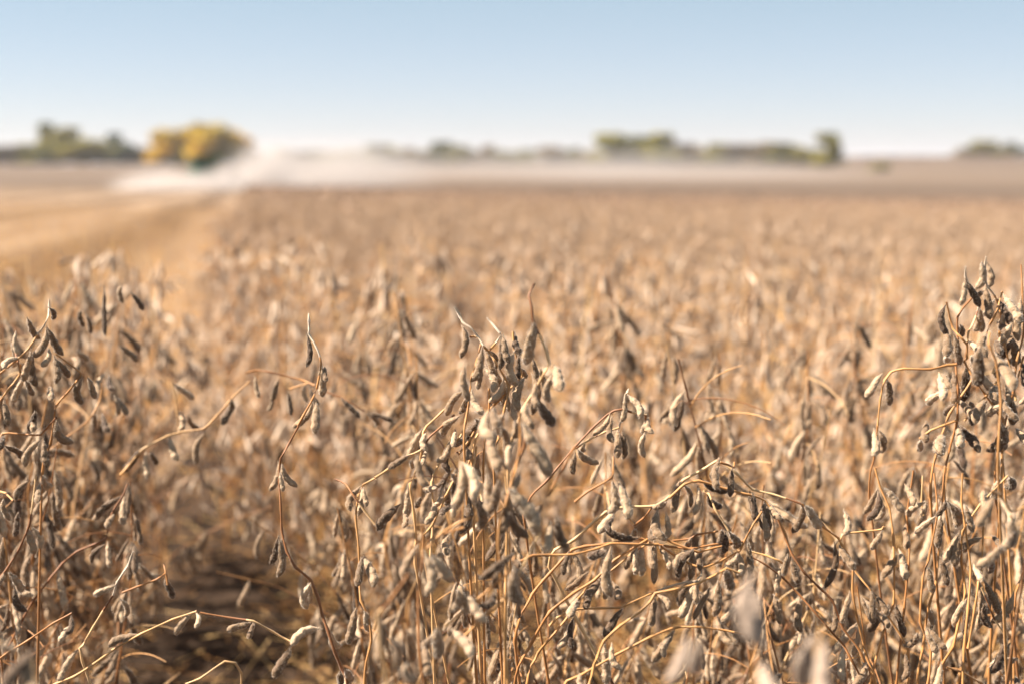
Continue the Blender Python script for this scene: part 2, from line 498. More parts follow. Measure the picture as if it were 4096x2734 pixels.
def traced_plant(name, label, base, items, group='sharp and blurred soybean plants nearest the lens', seed=1, pods_from=None):
    """items: (view, depth, stems, pods). A stem line runs from its tip down; '*' in front marks a downy tip, '>' at the end
    carries it on to the plant's base in the soil. A pod is x,y>x,y:width"""
    prng = np.random.default_rng(seed)
    bx, by = base
    bz = float(terrain(bx, by))
    root = empty(name, (bx, by, bz))
    tag(root, label, 'soybean plant', group)
    O = np.array([bx, by, bz])
    first = True
    for view, d, stems, pods in items:
        x0, y0, s = VIEW[view]
        for line in stems:
            tip, to_base = line.startswith('*'), line.endswith('>')
            uv = parse(view, line.strip('*>'))
            n = len(uv)
            drift = prng.uniform(-0.03, 0.03)
            P = [unproj(u, v, d + drift * (k / max(1, n - 1)) * 0.6 + prng.uniform(-0.006, 0.006)) for k, (u, v) in enumerate(uv)]
            n_tr = len(P)
            if to_base:
                e = P[-1]
                g0 = O + np.array([prng.uniform(-.02, .02), prng.uniform(-.02, .02), -0.01])
                for q in (0.35, 0.7, 1.0):
                    P.append(e + (g0 - e) * np.array([q ** 1.4, q ** 1.4, q]) + (prng.normal(size=3) * 0.012 if q < 1 else 0))
            C = jointed(P, 0.009, 0.5) - O
            if tip:
                k = min(6, len(C) - 2)
                Vt, Ft = tube(C[:k + 1], np.interp(np.arange(k + 1), [0, 1, 2.5, k], [0.0005, 0.0015, 0.0011, 0.0010]), 7)
                mb = MB(); mb.add(Vt, Ft, 0, 0.5)
                idx = prng.integers(0, len(Vt), 130)
                cen = C[:k + 1][idx // 7]
                nn = Vt[idx] - cen; nn /= np.linalg.norm(nn, axis=1)[:, None] + 1e-9
                mb.add(*hair_tris(Vt[idx], nn, 0.0016, 0.0001, prng), slot=1, rnd=0.6)
                mesh_obj('stem_tip', mb.mesh('stem_tip', [M['tip'], M['fuzz']]), root)
                C = C[k:]
            m = len(C)
            Ln = np.concatenate([[0], np.cumsum(np.linalg.norm(np.diff(C, axis=0), axis=1))])
            r = 0.00085 + 0.0011 * np.clip(Ln / 0.5, 0, 1.4)
            dj = np.min(np.linalg.norm((C + O)[:, None] - np.array(P)[None], axis=2), axis=1)
            r = r * (1 + 0.45 * np.exp(-(dj / 0.006) ** 2))
            r = r * (1 + 0.10 * prng.normal(size=m) * (prng.random(m) < 0.25))
            mb = MB()
            V, F = tube(C, r, 8)
            rn = (prng.uniform() * 0.6 + 0.2 + 0.25 * np.interp(np.arange(m), [0, m * .35, m * .7, m], prng.uniform(-1, 1, 4)))
            mb.add(V, F, 0, np.repeat(np.clip(rn, 0, 0.98), 8))
            nh = int(Ln[-1] * 900)
            idx = prng.integers(0, len(V), nh)
            nn = V[idx] - C[idx // 8]; nn /= np.linalg.norm(nn, axis=1)[:, None] + 1e-9
            mb.add(*hair_tris(V[idx], nn, 0.0012, 0.00008, prng), slot=1, rnd=0.5)
            mesh_obj('stem' if to_base and first else 'branch', mb.mesh('stem', [M['stem'], M['fuzz']]), root)
            if to_base: first = False
        for tok in pods.split():
            ab, w = tok.split(':')
            a, bb = ab.split('>')
            (u0, v0), (u1, v1) = parse(view, a)[0], parse(view, bb)[0]
            dd = d + prng.uniform(-0.022, 0.022)
            w = 1.02 * float(w) / s / FPX * dd
            p0, p1 = unproj(u0, v0, dd), unproj(u1, v1, dd)
            ln = np.linalg.norm(p1 - p0)
            full = min(max(ln, 3.7 * w), 0.056 if ln < 0.05 else ln)
            if full > ln * 1.02:
                p1 = p1 + FW * math.sqrt(full ** 2 - ln ** 2) * prng.choice([-1, 1]) * 0.8
            p1 = p1 + 0.15 * (p1 - p0)
            dv = p1 - p0
            L = np.linalg.norm(dv)
            lib = pods_from or HERO_PODS
            o = mesh_obj('pod', lib[prng.integers(0, len(lib))], root, p0 - O)
            o.rotation_mode = 'QUATERNION'
            o.rotation_quaternion = pod_quat(dv, prng.uniform(-0.7, 0.7) + (math.pi if prng.random() < 0.5 else 0))
            sw = w / 0.205
            o.scale = (sw, sw, L)
    return root

traced_plant('soybean_plant', 'sharp central soybean plant whose clustered pods and downy tips rise against the field', (0.02, 1.52), [
    ('A', 1.50, ['*440,335 485,410 520,490 600,545 660,610 700,665 740,740 800,800 880,925 955,1050 1010,1180 960,1400 900,1700 850,2000>',
                 '*780,450 850,530 910,605 930,625 870,710 800,790', '1050,590 1055,680 1062,770 1100,900 1150,1055 1040,1165 920,1290 800,1415 700,1600 620,2000>',
                 '715,720 680,870 640,1000 612,1080 600,1270 560,1500 540,1800>', '690,655 645,640 605,645', '800,1180 800,1400 780,1600 740,2000>',
                 '900,1290 850,1350 810,1420'],
     '512,510>515,820:75 605,645>515,812:58 735,745>625,1060:85 750,740>930,1115:88 745,930>830,1180:85 720,970>680,1165:60 780,770>870,950:60 '
     '925,620>905,940:68 945,610>1015,880:78 1060,590>1150,810:78 1065,780>1075,1110:92 1110,810>1125,1050:62 995,1000>950,1310:92 960,1060>825,1300:72 '
     '1160,1060>1090,1260:72 1165,1060>1125,1390:74 1050,1200>1065,1470:80 560,1200>365,1430:82 570,1260>490,1430:70 620,1180>720,1420:78 '
     '1000,1240>1010,1400:50 650,1490>700,1600:60 1150,960>1190,1060:50 1270,860>1300,1050:55'),
    ('B', 1.51, ['820,0 680,140 540,270 505,330 490,480 475,610 420,760 365,870 380,1000 410,1200 430,1480 420,1700>', '830,150 700,270 570,380 480,520 340,580 150,710 0,810',
                 '990,0 955,220 900,370 800,480 700,600 640,720 590,850 610,1100 600,1400 580,1700>', '1050,420 1000,600 960,700 850,780 740,1000 600,1300 500,1568>',
                 '1060,480 1040,650 1000,780', '860,540 880,560 920,500 1000,400 1105,180'],
     '520,280>345,575:85 530,320>550,490:66 380,570>180,690:70 520,520>510,640:52 390,620>375,710:48 830,150>680,315:70 890,150>730,365:86 800,400>670,600:76 790,420>780,720:80 '
     '830,300>820,450:60 1105,180>960,490:112 940,420>850,480:82 965,490>960,590:58 1240,180>1235,520:62 350,860>300,1190:82 270,1080>80,1310:100 310,1160>300,1290:60 '
     '720,860>530,900:62 640,900>530,950:70 725,900>740,1100:82 840,1080>730,1150:72 950,900>900,1330:98 600,1060>560,1240:80 1080,560>1100,770:60 1110,1050>1170,1160:60 '
     '700,900>640,1080:60 470,1000>420,1120:58 800,760>820,850:60 780,1400>760,1560:80'),
    ('I', 1.52, ['1062,320 990,360 960,420 945,560 965,760 965,900 975,1060 1020,1150 1040,1300 1000,1568>', '820,325 885,355 935,430 1000,520 1062,600'],
     '975,360>930,490:45 975,370>970,520:42 995,370>1010,470:32 975,790>960,940:46 990,790>1050,940:56 960,1100>910,1300:52 990,1120>1010,1250:46 870,1480>900,1568:50'),
], seed=3)

traced_plant('soybean_plant', 'soft blurred soybean plant standing right in front of the sharp central one', (0.06, 1.26), [
    ('A', 1.34, ['1275,90 1215,210 1245,330 1255,460 1330,640 1400,790 1430,930 1400,980 1300,1160 1150,1400 1080,1600 1000,2000>'],
     '1250,480>1190,880:128 1460,940>1530,1160:112 1470,1000>1440,1290:84 1330,1290>1450,1560:110 1240,1000>1260,1400:90 560,920>580,1270:84 1200,1330>1240,1560:80 1350,960>1390,1160:60 1290,1100>1320,1330:70'),
    ('B', 1.25, ['1510,120 1520,400 1500,600 1440,820 1360,1100 1290,1500>', '1580,350 1560,480 1480,650 1420,850', '1000,1220 850,1290 700,1380 550,1540', '2091,480 1960,720 1800,1000'],
     '1160,110>1230,330:118 1150,330>1275,690:112 1340,130>1370,365:112 1310,250>1350,520:90 1470,200>1440,380:76 1560,200>1805,725:132 1480,430>1390,670:92 880,620>850,1080:118 900,640>1045,960:112 '
     '430,560>540,860:80 1170,760>1150,1160:118 1300,820>1180,1160:108 1320,900>1330,1350:110 1390,900>1640,1350:140 1400,1150>1570,1430:112 1760,1080>1670,1290:90 1890,1210>2010,1525:104 1820,1250>1790,1530:88 '
     '1240,60>1260,250:90 1030,1010>1080,1330:104 1500,760>1440,930:80'),
    ('K', 1.24, ['880,20 650,90 530,200', '1400,260 1300,480 1000,740 690,1000', '1640,60 1300,700 1100,880 880,1100', '470,0 480,300 430,600 430,1000 460,1400>'],
     '430,180>310,480:90 490,230>500,640:100 560,270>740,530:96 620,190>770,480:100 1380,250>1080,500:90 1290,300>1240,620:110 1380,400>1450,760:120 1200,640>1060,740:84 830,620>740,860:96 '
     '900,640>1090,890:92 870,690>900,880:70 640,1000>610,1320:120 750,1010>930,1240:96 560,1080>480,1250:90 460,1180>540,1400:90'),
], seed=5)

traced_plant('soybean_plant', 'thin single soybean stem curving up left of centre with few pods', (-0.26, 1.58), [
    ('J', 1.54, ['*612,405 615,480 617,560 612,615 660,690 710,790 745,915 725,1050 700,1170 640,1320 560,1460 500,1568'],
     '605,610>588,915:58 765,925>755,1230:84 780,940>825,1080:52 655,1290>485,1560:72 680,1320>690,1600:88'),
    ('I', 1.54, ['600,0 540,110 490,200 480,330 490,480 497,640 525,760 580,860 670,935 715,1040 745,1160 775,1240 820,1380 860,1475 900,1600>'],
     '475,205>435,375:42 495,225>568,360:42 490,280>503,385:28 480,660>430,820:42 485,680>470,890:46 505,670>520,790:46 660,950>620,1080:44 668,950>640,1110:52 745,1230>585,1290:56 790,1250>835,1350:46 860,1490>845,1620:50 880,1490>910,1600:46'),
    ('I', 1.58, ['0,1135 180,1165 320,1185 440,1250 545,1310 600,1290 700,1225'], '310,1185>200,1220:42 320,1190>315,1262:34 545,1330>478,1482:56'),
], seed=8)

traced_plant('soybean_plant', 'leftmost soybean plant with dark drooping pods cut by the picture edge', (-0.60, 1.62), [
    ('G', 1.60, ['*385,195 385,240 380,320 345,400 290,470 220,580 100,690 0,770 -150,900 -200,1300>', '440,620 540,690 640,770 600,830 520,930 440,1020 400,1300 330,1568>',
                 '440,1115 380,1180 320,1250 180,1245 20,1240 -60,1400', '160,700 155,780 60,900 -40,1040', '100,525 130,640 160,760'],
     '372,250>382,335:44 360,410>270,620:62 365,400>455,600:66 240,570>292,835:62 235,590>190,800:56 95,520>70,700:52 120,430>150,600:38 160,640>90,710:56 165,790>90,980:56 185,810>210,930:52 210,330>270,480:56 '
     '425,620>430,820:52 435,640>500,780:56 375,560>375,700:50 650,790>610,990:62 675,800>712,950:52 440,1130>502,1310:70 320,1270>230,1470:60 340,1280>397,1462:52 25,1250>30,1345:60 30,1330>95,1430:56 40,970>85,1150:52 5,940>20,1090:50 '
     '270,1050>205,1210:56 290,1070>290,1200:50 380,880>450,960:60'),
    ('H', 1.60, ['270,0 250,180 220,370 150,540 60,690 -40,900>', '0,120 40,130 100,190'],
     '220,30>160,160:46 290,60>320,175:52 215,370>240,572:56 240,380>280,540:46 320,0>342,82:50 150,270>135,430:46 30,170>40,325:46 60,720>100,880:60 100,830>165,1010:56 20,730>10,830:46'),
], seed=11)

traced_plant('soybean_plant', 'slightly soft soybean plant at left whose long branch arches towards the centre', (-0.62, 1.86), [
    ('G', 1.86, ['400,1360 520,1270 680,1150 740,1070 790,960 800,830', '1960,830 1830,950 1700,1100 1600,1200 1430,1225 1310,1260 1120,1360 1000,1500 940,1568', '1350,840 1380,960 1390,1060 1400,1220'],
     '800,1070>880,1200:50 750,1080>700,1190:52 820,760>810,880:40 855,770>920,880:46 895,930>905,1080:42 920,940>1010,1070:48 1330,1260>1415,1420:55 1130,1350>990,1520:55 1150,1370>1150,1568:50 1180,1370>1200,1480:46 '
     '1600,1240>1540,1450:56 1810,960>1730,1110:56 1825,980>1770,1140:56 1370,850>1480,960:52 1390,1060>1440,1210:52 1470,1100>1530,1190:46 560,640>630,750:56 600,580>650,660:46 930,550>1040,670:46 820,80>830,430:40 640,270>620,390:46 660,300>690,440:44 960,80>930,200:44 1020,130>1090,260:44'),
    ('J', 1.86, ['-40,1020 60,990 200,1010 350,1045 560,1100 680,1150', '410,1190 500,1160 600,1130', '690,1165 800,1220 930,1265 1080,1350 1200,1420'],
     '50,1040>95,1250:50 320,1070>240,1290:56 245,1290>170,1400:50 415,1200>430,1430:52 590,1140>580,1310:52 640,1160>710,1330:52 950,1260>1125,1460:60 1215,1430>1300,1568:60 1230,1410>1460,1510:56'),
    ('H', 1.72, ['960,60 930,140 860,250 820,330 800,470 700,520 580,570 470,660 380,770 250,940 170,1080 60,1300 -20,1500>'],
     '920,150>755,300:58 930,160>965,330:54 790,510>700,640:42 815,490>830,670:46 445,700>490,980:54 830,170>710,310:46 160,1080>90,1180:50 860,290>850,370:44'),
], seed=13)

traced_plant('soybean_plant', 'low soybean plant in the bottom left corner with pale branches over bare soil', (-0.45, 1.50), [
    ('H', 1.50, ['*1000,570 985,620 960,680 880,800 850,900 780,1010 700,1140 620,1280 600,1300 620,1400 680,1568 720,1700>', '1480,1020 1300,1080 1060,1190 850,1310 700,1420 560,1510 420,1568 300,1700>', '540,1035 400,1110 210,1240 60,1330 -60,1420'],
     '870,810>710,900:52 590,1310>450,1525:68 1050,1190>845,1280:56 1450,1020>1340,1180:50 1470,1030>1500,1110:40 540,1050>530,1150:46 530,1130>490,1210:44'),
    ('H', 1.62, ['1250,730 1180,780 1020,840 920,880', '1230,660 1250,740 1260,820'], '1250,760>1275,920:52 900,920>925,1060:44'),
    ('I', 1.62, ['250,1600 250,1500 215,1440 150,1430 0,1535 -120,1620>'], ''),
], seed=17)

traced_plant('soybean_plant', 'soybean plant with several arching crossing branches spread right of the centre', (0.12, 1.62), [
    ('C', 1.56, ['560,310 450,290 370,265 310,275 250,310 130,420 0,560 -200,800 -400,1100>', '*420,105 410,130 395,150 380,240 365,330 345,410 240,440 100,510 10,570', '555,320 552,420 550,440'],
     '570,320>600,430:50 557,330>540,450:46 545,440>555,625:56 415,145>490,310:56 395,150>360,340:46 350,410>330,610:62 370,430>370,630:46 275,290>160,450:46 285,310>295,490:56 20,570>165,690:60 80,520>85,590:42 5,600>0,760:50'),
    ('D', 1.50, ['1650,350 1400,375 1200,410 1000,390 860,365 780,325 700,330 480,370 300,390 190,420 100,510 0,620 -150,800 -300,1200>',
                 '1640,352 1400,405 1270,440 1180,410 1050,360 910,290 820,340 700,410 550,510 380,680 200,790 0,950 -150,1200 -300,1600>',
                 '*1300,590 1290,640 1250,690 1150,700 1000,740 850,800 650,890 620,915 430,920 200,930 60,1000 0,1070',
                 '850,360 700,450 560,570 470,640 330,740 240,840 170,970 0,1180 -100,1300 -200,1600>', '1810,95 1740,200 1660,350 1620,430 1450,520 1290,575 1100,490 950,390',
                 '870,60 800,150 720,210', '720,210 660,130'],
     '170,420>130,610:52 190,425>232,657:56 185,440>180,610:40 340,600>150,740:60 780,310>515,275:66 745,400>670,575:54 750,410>730,612:56 800,370>778,612:62 830,390>870,540:54 905,300>890,662:60 930,380>995,547:58 '
     '1220,310>1180,430:52 1190,420>1072,552:62 1230,400>1120,640:72 1240,410>1198,642:54 1310,440>1265,560:52 1250,670>1135,965:84 1295,650>1240,840:58 1370,715>1245,980:54 1200,700>1110,870:58 640,920>478,1132:66 '
     '200,990>90,1235:72 205,1000>185,1232:58 460,660>320,780:72 340,790>290,882:54 490,700>480,842:48 540,690>545,802:56 215,830>165,935:72 540,70>420,232:72 545,130>515,242:54 '
     '1000,10>900,70:60 910,70>960,282:84 990,90>990,300:54 1470,240>1450,360:52 1500,270>1482,452:64 1530,260>1590,412:72 1600,440>1545,560:56 1620,440>1590,592:56 1690,350>1700,600:60 850,240>880,290:50 720,230>725,330:52'),
    ('D', 1.42, ['930,372 850,375 700,370 520,365 400,410 200,460 0,465 -150,470 -250,520', '1700,1150 1500,1110 1280,1080 1060,1085 850,1170 560,1320 270,1490 100,1640>',
                 '1620,620 1510,580 1420,630 1280,700 1060,760 900,790 860,860 760,960 600,1070 460,1200 380,1400 340,1568 320,1700>'],
     '515,390>530,770:84 480,420>365,510:84 880,800>870,1042:62 920,800>990,892:44 475,1190>490,1522:78 520,1210>590,1400:60 1060,1090>890,1332:80 1030,1160>985,1332:52 250,1470>270,1568:50 1440,670>1400,950:74 1520,580>1570,770:80 1640,880>1500,1042:66'),
    ('C', 1.40, ['300,640 298,760 290,800 100,910 0,990'], '300,820>275,1062:74 340,830>382,1072:80'),
], seed=19)

traced_plant('soybean_plant', 'soybean plant right of centre with long stems bowing down towards the right corner', (0.42, 1.66), [
    ('C', 1.56, ['1960,1190 1900,1110 1760,1000 1550,930 1390,890 1270,770 1200,710 1110,670 1000,740 850,820 760,930 640,1020 400,1030 240,1070 0,1280 -200,1500>',
                 '1800,1560 1690,1370 1650,1240 1580,1110 1490,980 1390,940 1190,890 970,825 860,850 740,960', '1250,680 1245,720 1200,700 1140,680',
                 '1010,905 1050,925 1100,1050 1190,1190 1280,1360', '1120,1220 960,1245 900,1280 760,1295'],
     '835,820>770,1042:60 845,850>910,1012:48 955,850>945,1062:52 985,805>1182,907:60 1105,690>1080,852:62 1130,700>1110,822:46 1245,720>1220,922:52 1045,920>1150,1042:60 1480,980>1502,1190:52 1510,1000>1590,1092:52 1380,900>1420,1120:56 1120,640>1105,690:30'),
    ('E', 1.54, ['0,605 120,670 250,770 370,895 480,1020 600,1160 700,1270 760,1380 860,1568 900,1700>', '390,210 550,385 660,465 740,600 775,700 770,850 800,1050 880,1370 950,1600>',
                 '660,460 800,730 890,840 1000,1000 1100,1150 1190,1310 1190,1568 1200,1700>', '210,330 270,480 310,580 400,720 530,850 620,940 700,1150 830,1320 860,1400',
                 '0,570 120,600 220,640 245,660', '1010,380 990,405 820,425 690,445 680,600', '220,1480 180,1300 140,1150 130,1060 160,1045 175,1075'],
     '385,215>355,417:62 400,225>537,387:66 10,120>40,322:52 100,200>130,382:52 90,270>110,472:52 130,205>205,292:52 710,250>680,407:56 990,400>945,552:48 640,500>580,802:54 670,510>742,672:58 280,580>265,742:48 310,600>362,792:52 '
     '240,660>215,857:44 375,910>390,1147:58 905,860>925,1082:52 930,880>992,1022:48 700,1290>695,1492:58 880,1400>760,1552:70 1170,1340>1130,1492:48 745,860>700,1082:52 620,950>625,1162:48 240,1490>230,1568:50 170,880>215,1090:50'),
], seed=23)

traced_plant('soybean_plant', 'upright straight soybean stems hung with pods in the bottom right corner', (0.62, 1.56), [
    ('E', 1.58, ['940,-60 980,90 1050,250 1080,480 1085,700 1080,960 1000,1180 900,1568 880,1700>', '1230,-40 1180,300 1200,520 1190,700 1160,1000 1100,1600>', '1470,-60 1430,400 1400,800 1340,1000 1300,1300 1260,1600>', '1300,0 1290,200 1310,300'],
     '965,90>865,262:48 970,110>900,312:56 1000,190>965,332:48 1000,90>1142,247:56 1070,530>985,722:66 1110,550>1150,742:58 1150,600>1212,722:52 1105,960>1152,1182:58 1070,1000>1000,1102:54 1320,190>1240,310:56 1330,200>1350,330:50 1160,60>1190,200:50 1180,360>1160,520:48 1350,980>1330,1160:50 1360,990>1420,1120:46 1040,960>910,1150:60'),
    ('E', 1.50, ['1385,-20 1410,280 1340,640 1300,760 1280,1100 1360,1300 1340,1568 1320,1700>', '1940,0 1730,220 1600,420 1590,650 1620,870 1570,1100 1530,1280 1440,1430 1390,1568 1370,1700>', '1600,-20 1590,200 1620,400 1660,700 1640,1000 1610,1300 1600,1700>', '1755,380 1740,750 1720,800 1690,1000 1640,1300',
                 '2070,680 2000,880 1980,1200 1960,1500 1950,1700>', '1480,1440 1600,1480 1750,1568', '1740,840 1840,1080 1940,1230'],
     '1400,300>1290,432:58 1425,290>1410,512:58 1470,180>1440,302:44 1490,190>1572,382:64 1530,210>1575,362:48 1570,410>1475,627:64 1585,430>1550,657:60 1625,200>1670,402:52 1320,680>1382,862:52 1440,590>1487,797:54 1640,900>1550,1112:56 '
     '1640,920>1610,1162:50 1720,760>1700,1112:66 1755,780>1842,1012:62 1770,950>1832,1132:54 1270,1180>1200,1292:52 1330,1130>1390,1312:50 1340,1140>1447,1267:50 1990,870>1840,1082:70 2010,1370>1890,1470:76 1940,1220>1820,1452:70 '
     '1780,90>1740,262:64 1810,440>1830,520:48 1750,460>1660,580:52 1820,640>1840,750:54 1880,20>1920,150:70 1960,10>1990,90:70 1970,1260>1900,1450:64 1440,1400>1350,1568:60 2040,880>2061,1080:60 1990,1500>2030,1620:60 1690,660>1700,760:48'),
], seed=29)

traced_plant('soybean_plant', 'tall dense soybean plant at the right edge with dark pods on orange stems', (0.66, 1.72), [
    ('F', 1.60, ['*1010,140 1000,260 1020,360 1075,430 1120,560 1110,700 1125,850 1100,1100>', '*860,215 858,285 900,380 960,480 930,600 880,700 865,880', '905,450 830,530 800,590 800,700 815,850 790,950 800,1100 800,1340 740,1568 700,1900>',
                 '720,480 745,600 765,670 830,740 870,790 870,890 850,910 910,1020 1000,1150 1100,1290 1140,1340 1130,1568 1120,1900>', '1130,400 1080,570 1040,640 1010,720 970,870 900,1060 740,1300 650,1568 600,1900>',
                 '210,1400 230,1200 260,1050 310,990 400,965 600,970 720,940 790,935', '520,1480 600,1420 700,1380 800,1345', '1290,870 1210,1150 1150,1370 1100,1568 1080,1900>', '1270,200 1280,420 1290,700 1240,900 1210,1150', '850,1350 1000,1180 1090,1060',
                 '1110,640 1150,800 1200,1000 1230,1200', '1200,730 1130,760 1060,1000', '210,1390 190,1600 150,1900>'],
     '860,290>820,472:46 865,300>972,482:58 985,170>965,352:56 1015,170>1030,352:52 1020,350>1042,572:58 970,500>1012,672:58 965,560>960,672:48 1080,450>1060,562:48 1090,450>1122,622:62 1145,410>1222,602:66 715,490>710,692:54 740,680>690,852:62 '
     '770,720>842,912:62 865,930>855,1192:78 880,930>1037,1112:66 255,1000>128,1152:54 275,1040>332,1212:58 660,990>640,1172:62 680,1000>712,1092:44 770,980>740,1202:62 730,1120>660,1222:66 805,1110>810,1232:54 830,1200>862,1302:62 870,1200>892,1292:48 '
     '790,1220>765,1302:54 1000,1190>908,1342:62 1020,1200>970,1372:66 1080,1090>1030,1182:70 1120,1060>1110,1272:62 1160,1050>1140,1212:48 1220,1180>1252,1362:62 1170,1230>1110,1302:70 1210,740>1252,922:66 1200,740>1120,922:62 1195,880>1140,1012:62 '
     '1215,630>1180,782:62 1275,430>1258,722:62 1130,1350>1100,1562:88 1180,1390>1190,1568:80 1230,1400>1291,1500:70 800,1370>745,1502:70 830,1370>882,1512:62 890,1420>917,1552:54 690,1450>620,1568:88 185,1400>140,1570:62 210,1410>262,1570:50 '
     '1010,700>970,860:64 1090,620>1080,700:56 1150,560>1170,720:60 880,760>960,840:60 820,640>850,730:52 900,880>960,930:56 1090,760>1060,850:60 1260,900>1270,1080:62 560,1340>520,1480:56 540,1480>560,1568:52 700,900>770,900:48 1220,760>1240,790:50 990,390>1010,470:52 1250,1230>1291,1150:50 1140,1180>1180,1320:58'),
    ('F', 1.32, ['1040,700 1030,790 1080,900 1120,1200 1100,1700>'], '990,800>1010,1062:92 1060,850>1112,1082:92'),
    ('E', 1.24, ['2061,240 1960,270 1880,140 1760,100', '1960,300 2010,420 2080,560>'], '1850,160>1700,352:72 1880,170>1900,322:62 1960,300>1960,542:86 1910,520>1770,692:78 2010,420>2061,520:70'),
], seed=31)

traced_plant('soybean_plant', 'nearest soybean plant melting into a wide pale blur at the bottom edge', (0.20, 0.90), [
    ('D', 0.86, ['1720,640 1720,780 1740,1130 1760,1568 1770,2000>'], '1715,700>1735,1180:150 1690,740>1700,1120:120 1760,760>1790,1150:120 1280,1200>1330,1500:130 1200,1140>1000,1480:110 1840,1380>1850,1640:150'),
    ('E', 0.84, ['540,1140 500,1350 480,1568 470,2000>'], '520,1180>500,1580:150 560,1220>545,1600:130 470,1240>440,1600:120 30,700>20,1200:90'),
], seed=37, pods_from=SUN_TINTED_PODS)

traced_plant('soybean_plant', 'dark blurred soybean plant poking into the bottom left corner', (-0.30, 0.98), [
    ('H', 1.00, ['-40,1240 60,1290 150,1380 230,1340 260,1480 300,1900>'], '210,1340>350,1545:96 240,1300>130,1500:100 -10,1260>60,1330:60'),
], seed=41)

traced_plant('soybean_plant', 'blurred soybean plant rising at the bottom edge left of the central stems', (-0.05, 1.12), [
    ('K', 1.08, ['20,860 40,1100 120,1568 140,1900>', '330,480 180,700 20,880'], '10,900>60,1200:90 60,1000>40,1300:86 150,1130>190,1440:110 330,1350>350,1568:90'),
], seed=43)

# ------------------------------------------------------------------ grown plants
def grow(prng, h, full=1.0):
    """stems [(points, r0, r1)] from the root up, pods [(pos, dir, length, width, roll)]"""
    stems, pods = [], []
    lean = prng.normal(size=2) * 0.10
    def axis(P, r0, r1, n_pods, first=0.0, tip=True):
        C = jointed(P, 0.03)
        stems.append((C, r0, r1))
        Ln = np.concatenate([[0], np.cumsum(np.linalg.norm(np.diff(C, axis=0), axis=1))])
        s = first + prng.uniform(0.0, 0.03)
        ang = prng.uniform(0, 6.28)
        while s < Ln[-1] - 0.004:
            p = np.array([np.interp(s, Ln, C[:, k]) for k in range(3)])
            k = max(1, int(prng.poisson(n_pods)))
            ang += math.pi + prng.normal() * 0.6
            for q in range(min(k, 5)):
                a = ang + prng.normal() * 0.9
                tilt = abs(prng.normal()) * 0.42 + 0.12
                d = np.array([math.cos(a) * math.sin(tilt), math.sin(a) * math.sin(tilt), -math.cos(tilt)])
                L = prng.uniform(0.041, 0.060)
                off = np.array([math.cos(a), math.sin(a), 0]) * 0.005 + np.array([0, 0, prng.uniform(-0.006, 0.006)])
                pods.append((p + off, d, L, L * prng.uniform(0.78, 0.98), prng.uniform(0, 6.28)))
            s += prng.uniform(0.035, 0.062)
    n = 7
    z = np.linspace(0, h, n)
    P = [np.array([lean[0] * (q / h) ** 1.5 * h * 1.2 + prng.normal() * 0.014, lean[1] * (q / h) ** 1.5 * h * 1.2 + prng.normal() * 0.010, q]) for q in z]
    P[0] = np.zeros(3)
    axis(P, 0.0030, 0.0010, 2.9 * full, first=h * 0.22)
    nb = prng.integers(3, 6)
    for b in range(nb):
        f = prng.uniform(0.12, 0.5)
        p = np.array([np.interp(f * h, z, [q[k] for q in P]) for k in range(3)])
        a = prng.uniform(0, 6.28)
        ln = prng.uniform(0.22, 0.48) * (1.15 - f * 0.5)
        el = prng.uniform(0.55, 1.15)
        droop = prng.uniform(0.0, 0.55)
        Q = [p]
        for k in range(5):
            e = el + 0.25 - droop * (k / 4) ** 1.6 * 1.3
            Q.append(Q[-1] + ln / 5 * np.array([math.cos(a) * math.cos(e), math.sin(a) * math.cos(e), math.sin(e)]) + prng.normal(size=3) * 0.006)
        axis(Q, 0.0019, 0.0008, 2.1 * full, first=0.06)
    for b in range(prng.integers(12, 18)):
        f = prng.uniform(0.08, 0.95)
        p = np.array([np.interp(f * h, z, [q[k] for q in P]) for k in range(3)])
        a = prng.uniform(0, 6.28); ln = prng.uniform(0.05, 0.13); el = prng.uniform(-0.3, 1.1)
        Q = [p]
        for k in range(4):
            e = el - 0.22 * k
            Q.append(Q[-1] + ln / 4 * np.array([math.cos(a) * math.cos(e), math.sin(a) * math.cos(e), math.sin(e)]))
        stems.append((catmull(Q, 0.03), 0.0010, 0.0006))
    return stems, pods

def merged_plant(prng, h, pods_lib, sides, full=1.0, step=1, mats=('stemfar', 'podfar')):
    stems, pods = grow(prng, h, full)
    b = MB()
    for C, r0, r1 in stems:
        C = C[::step] if len(C) > 3 * step else C
        b.add(*tube(C, np.linspace(r0, r1, len(C)), sides), slot=0, rnd=prng.uniform(0, 1))
    for p, d, L, w, roll in pods:
        V, F = pods_lib[prng.integers(0, len(pods_lib))]
        m = np.array(pod_quat(d, roll).to_matrix())
        b.add((V * np.array([w, w, L])) @ m.T + p, F, 1, prng.uniform(0, 1))
    return b.mesh('soybean_plant', [M[k] for k in mats])

def parted_plant(prng, h, loc, rz, sc):
    stems, pods = grow(prng, h)
    root = empty('soybean_plant', loc)
    for k, (C, r0, r1) in enumerate(stems):
        b = MB(); V, F = tube(catmull(C, 0.012), np.linspace(r0, r1, len(catmull(C, 0.012))), 7)
        b.add(V, F, 0, prng.uniform(0, 1))
        nm = 'stem' if k == 0 else ('branch' if r0 > 0.0015 else 'leaf_stalk')
        mesh_obj(nm, b.mesh(nm, [M['stem']]), root)
    prng.shuffle(pods)
    for p, d, L, w, roll in pods[:99]:
        o = mesh_obj('pod', HERO_PODS[prng.integers(0, len(HERO_PODS))], root, p)
        o.rotation_mode = 'QUATERNION'; o.rotation_quaternion = pod_quat(d, roll); o.scale = (w, w, L)
    return root

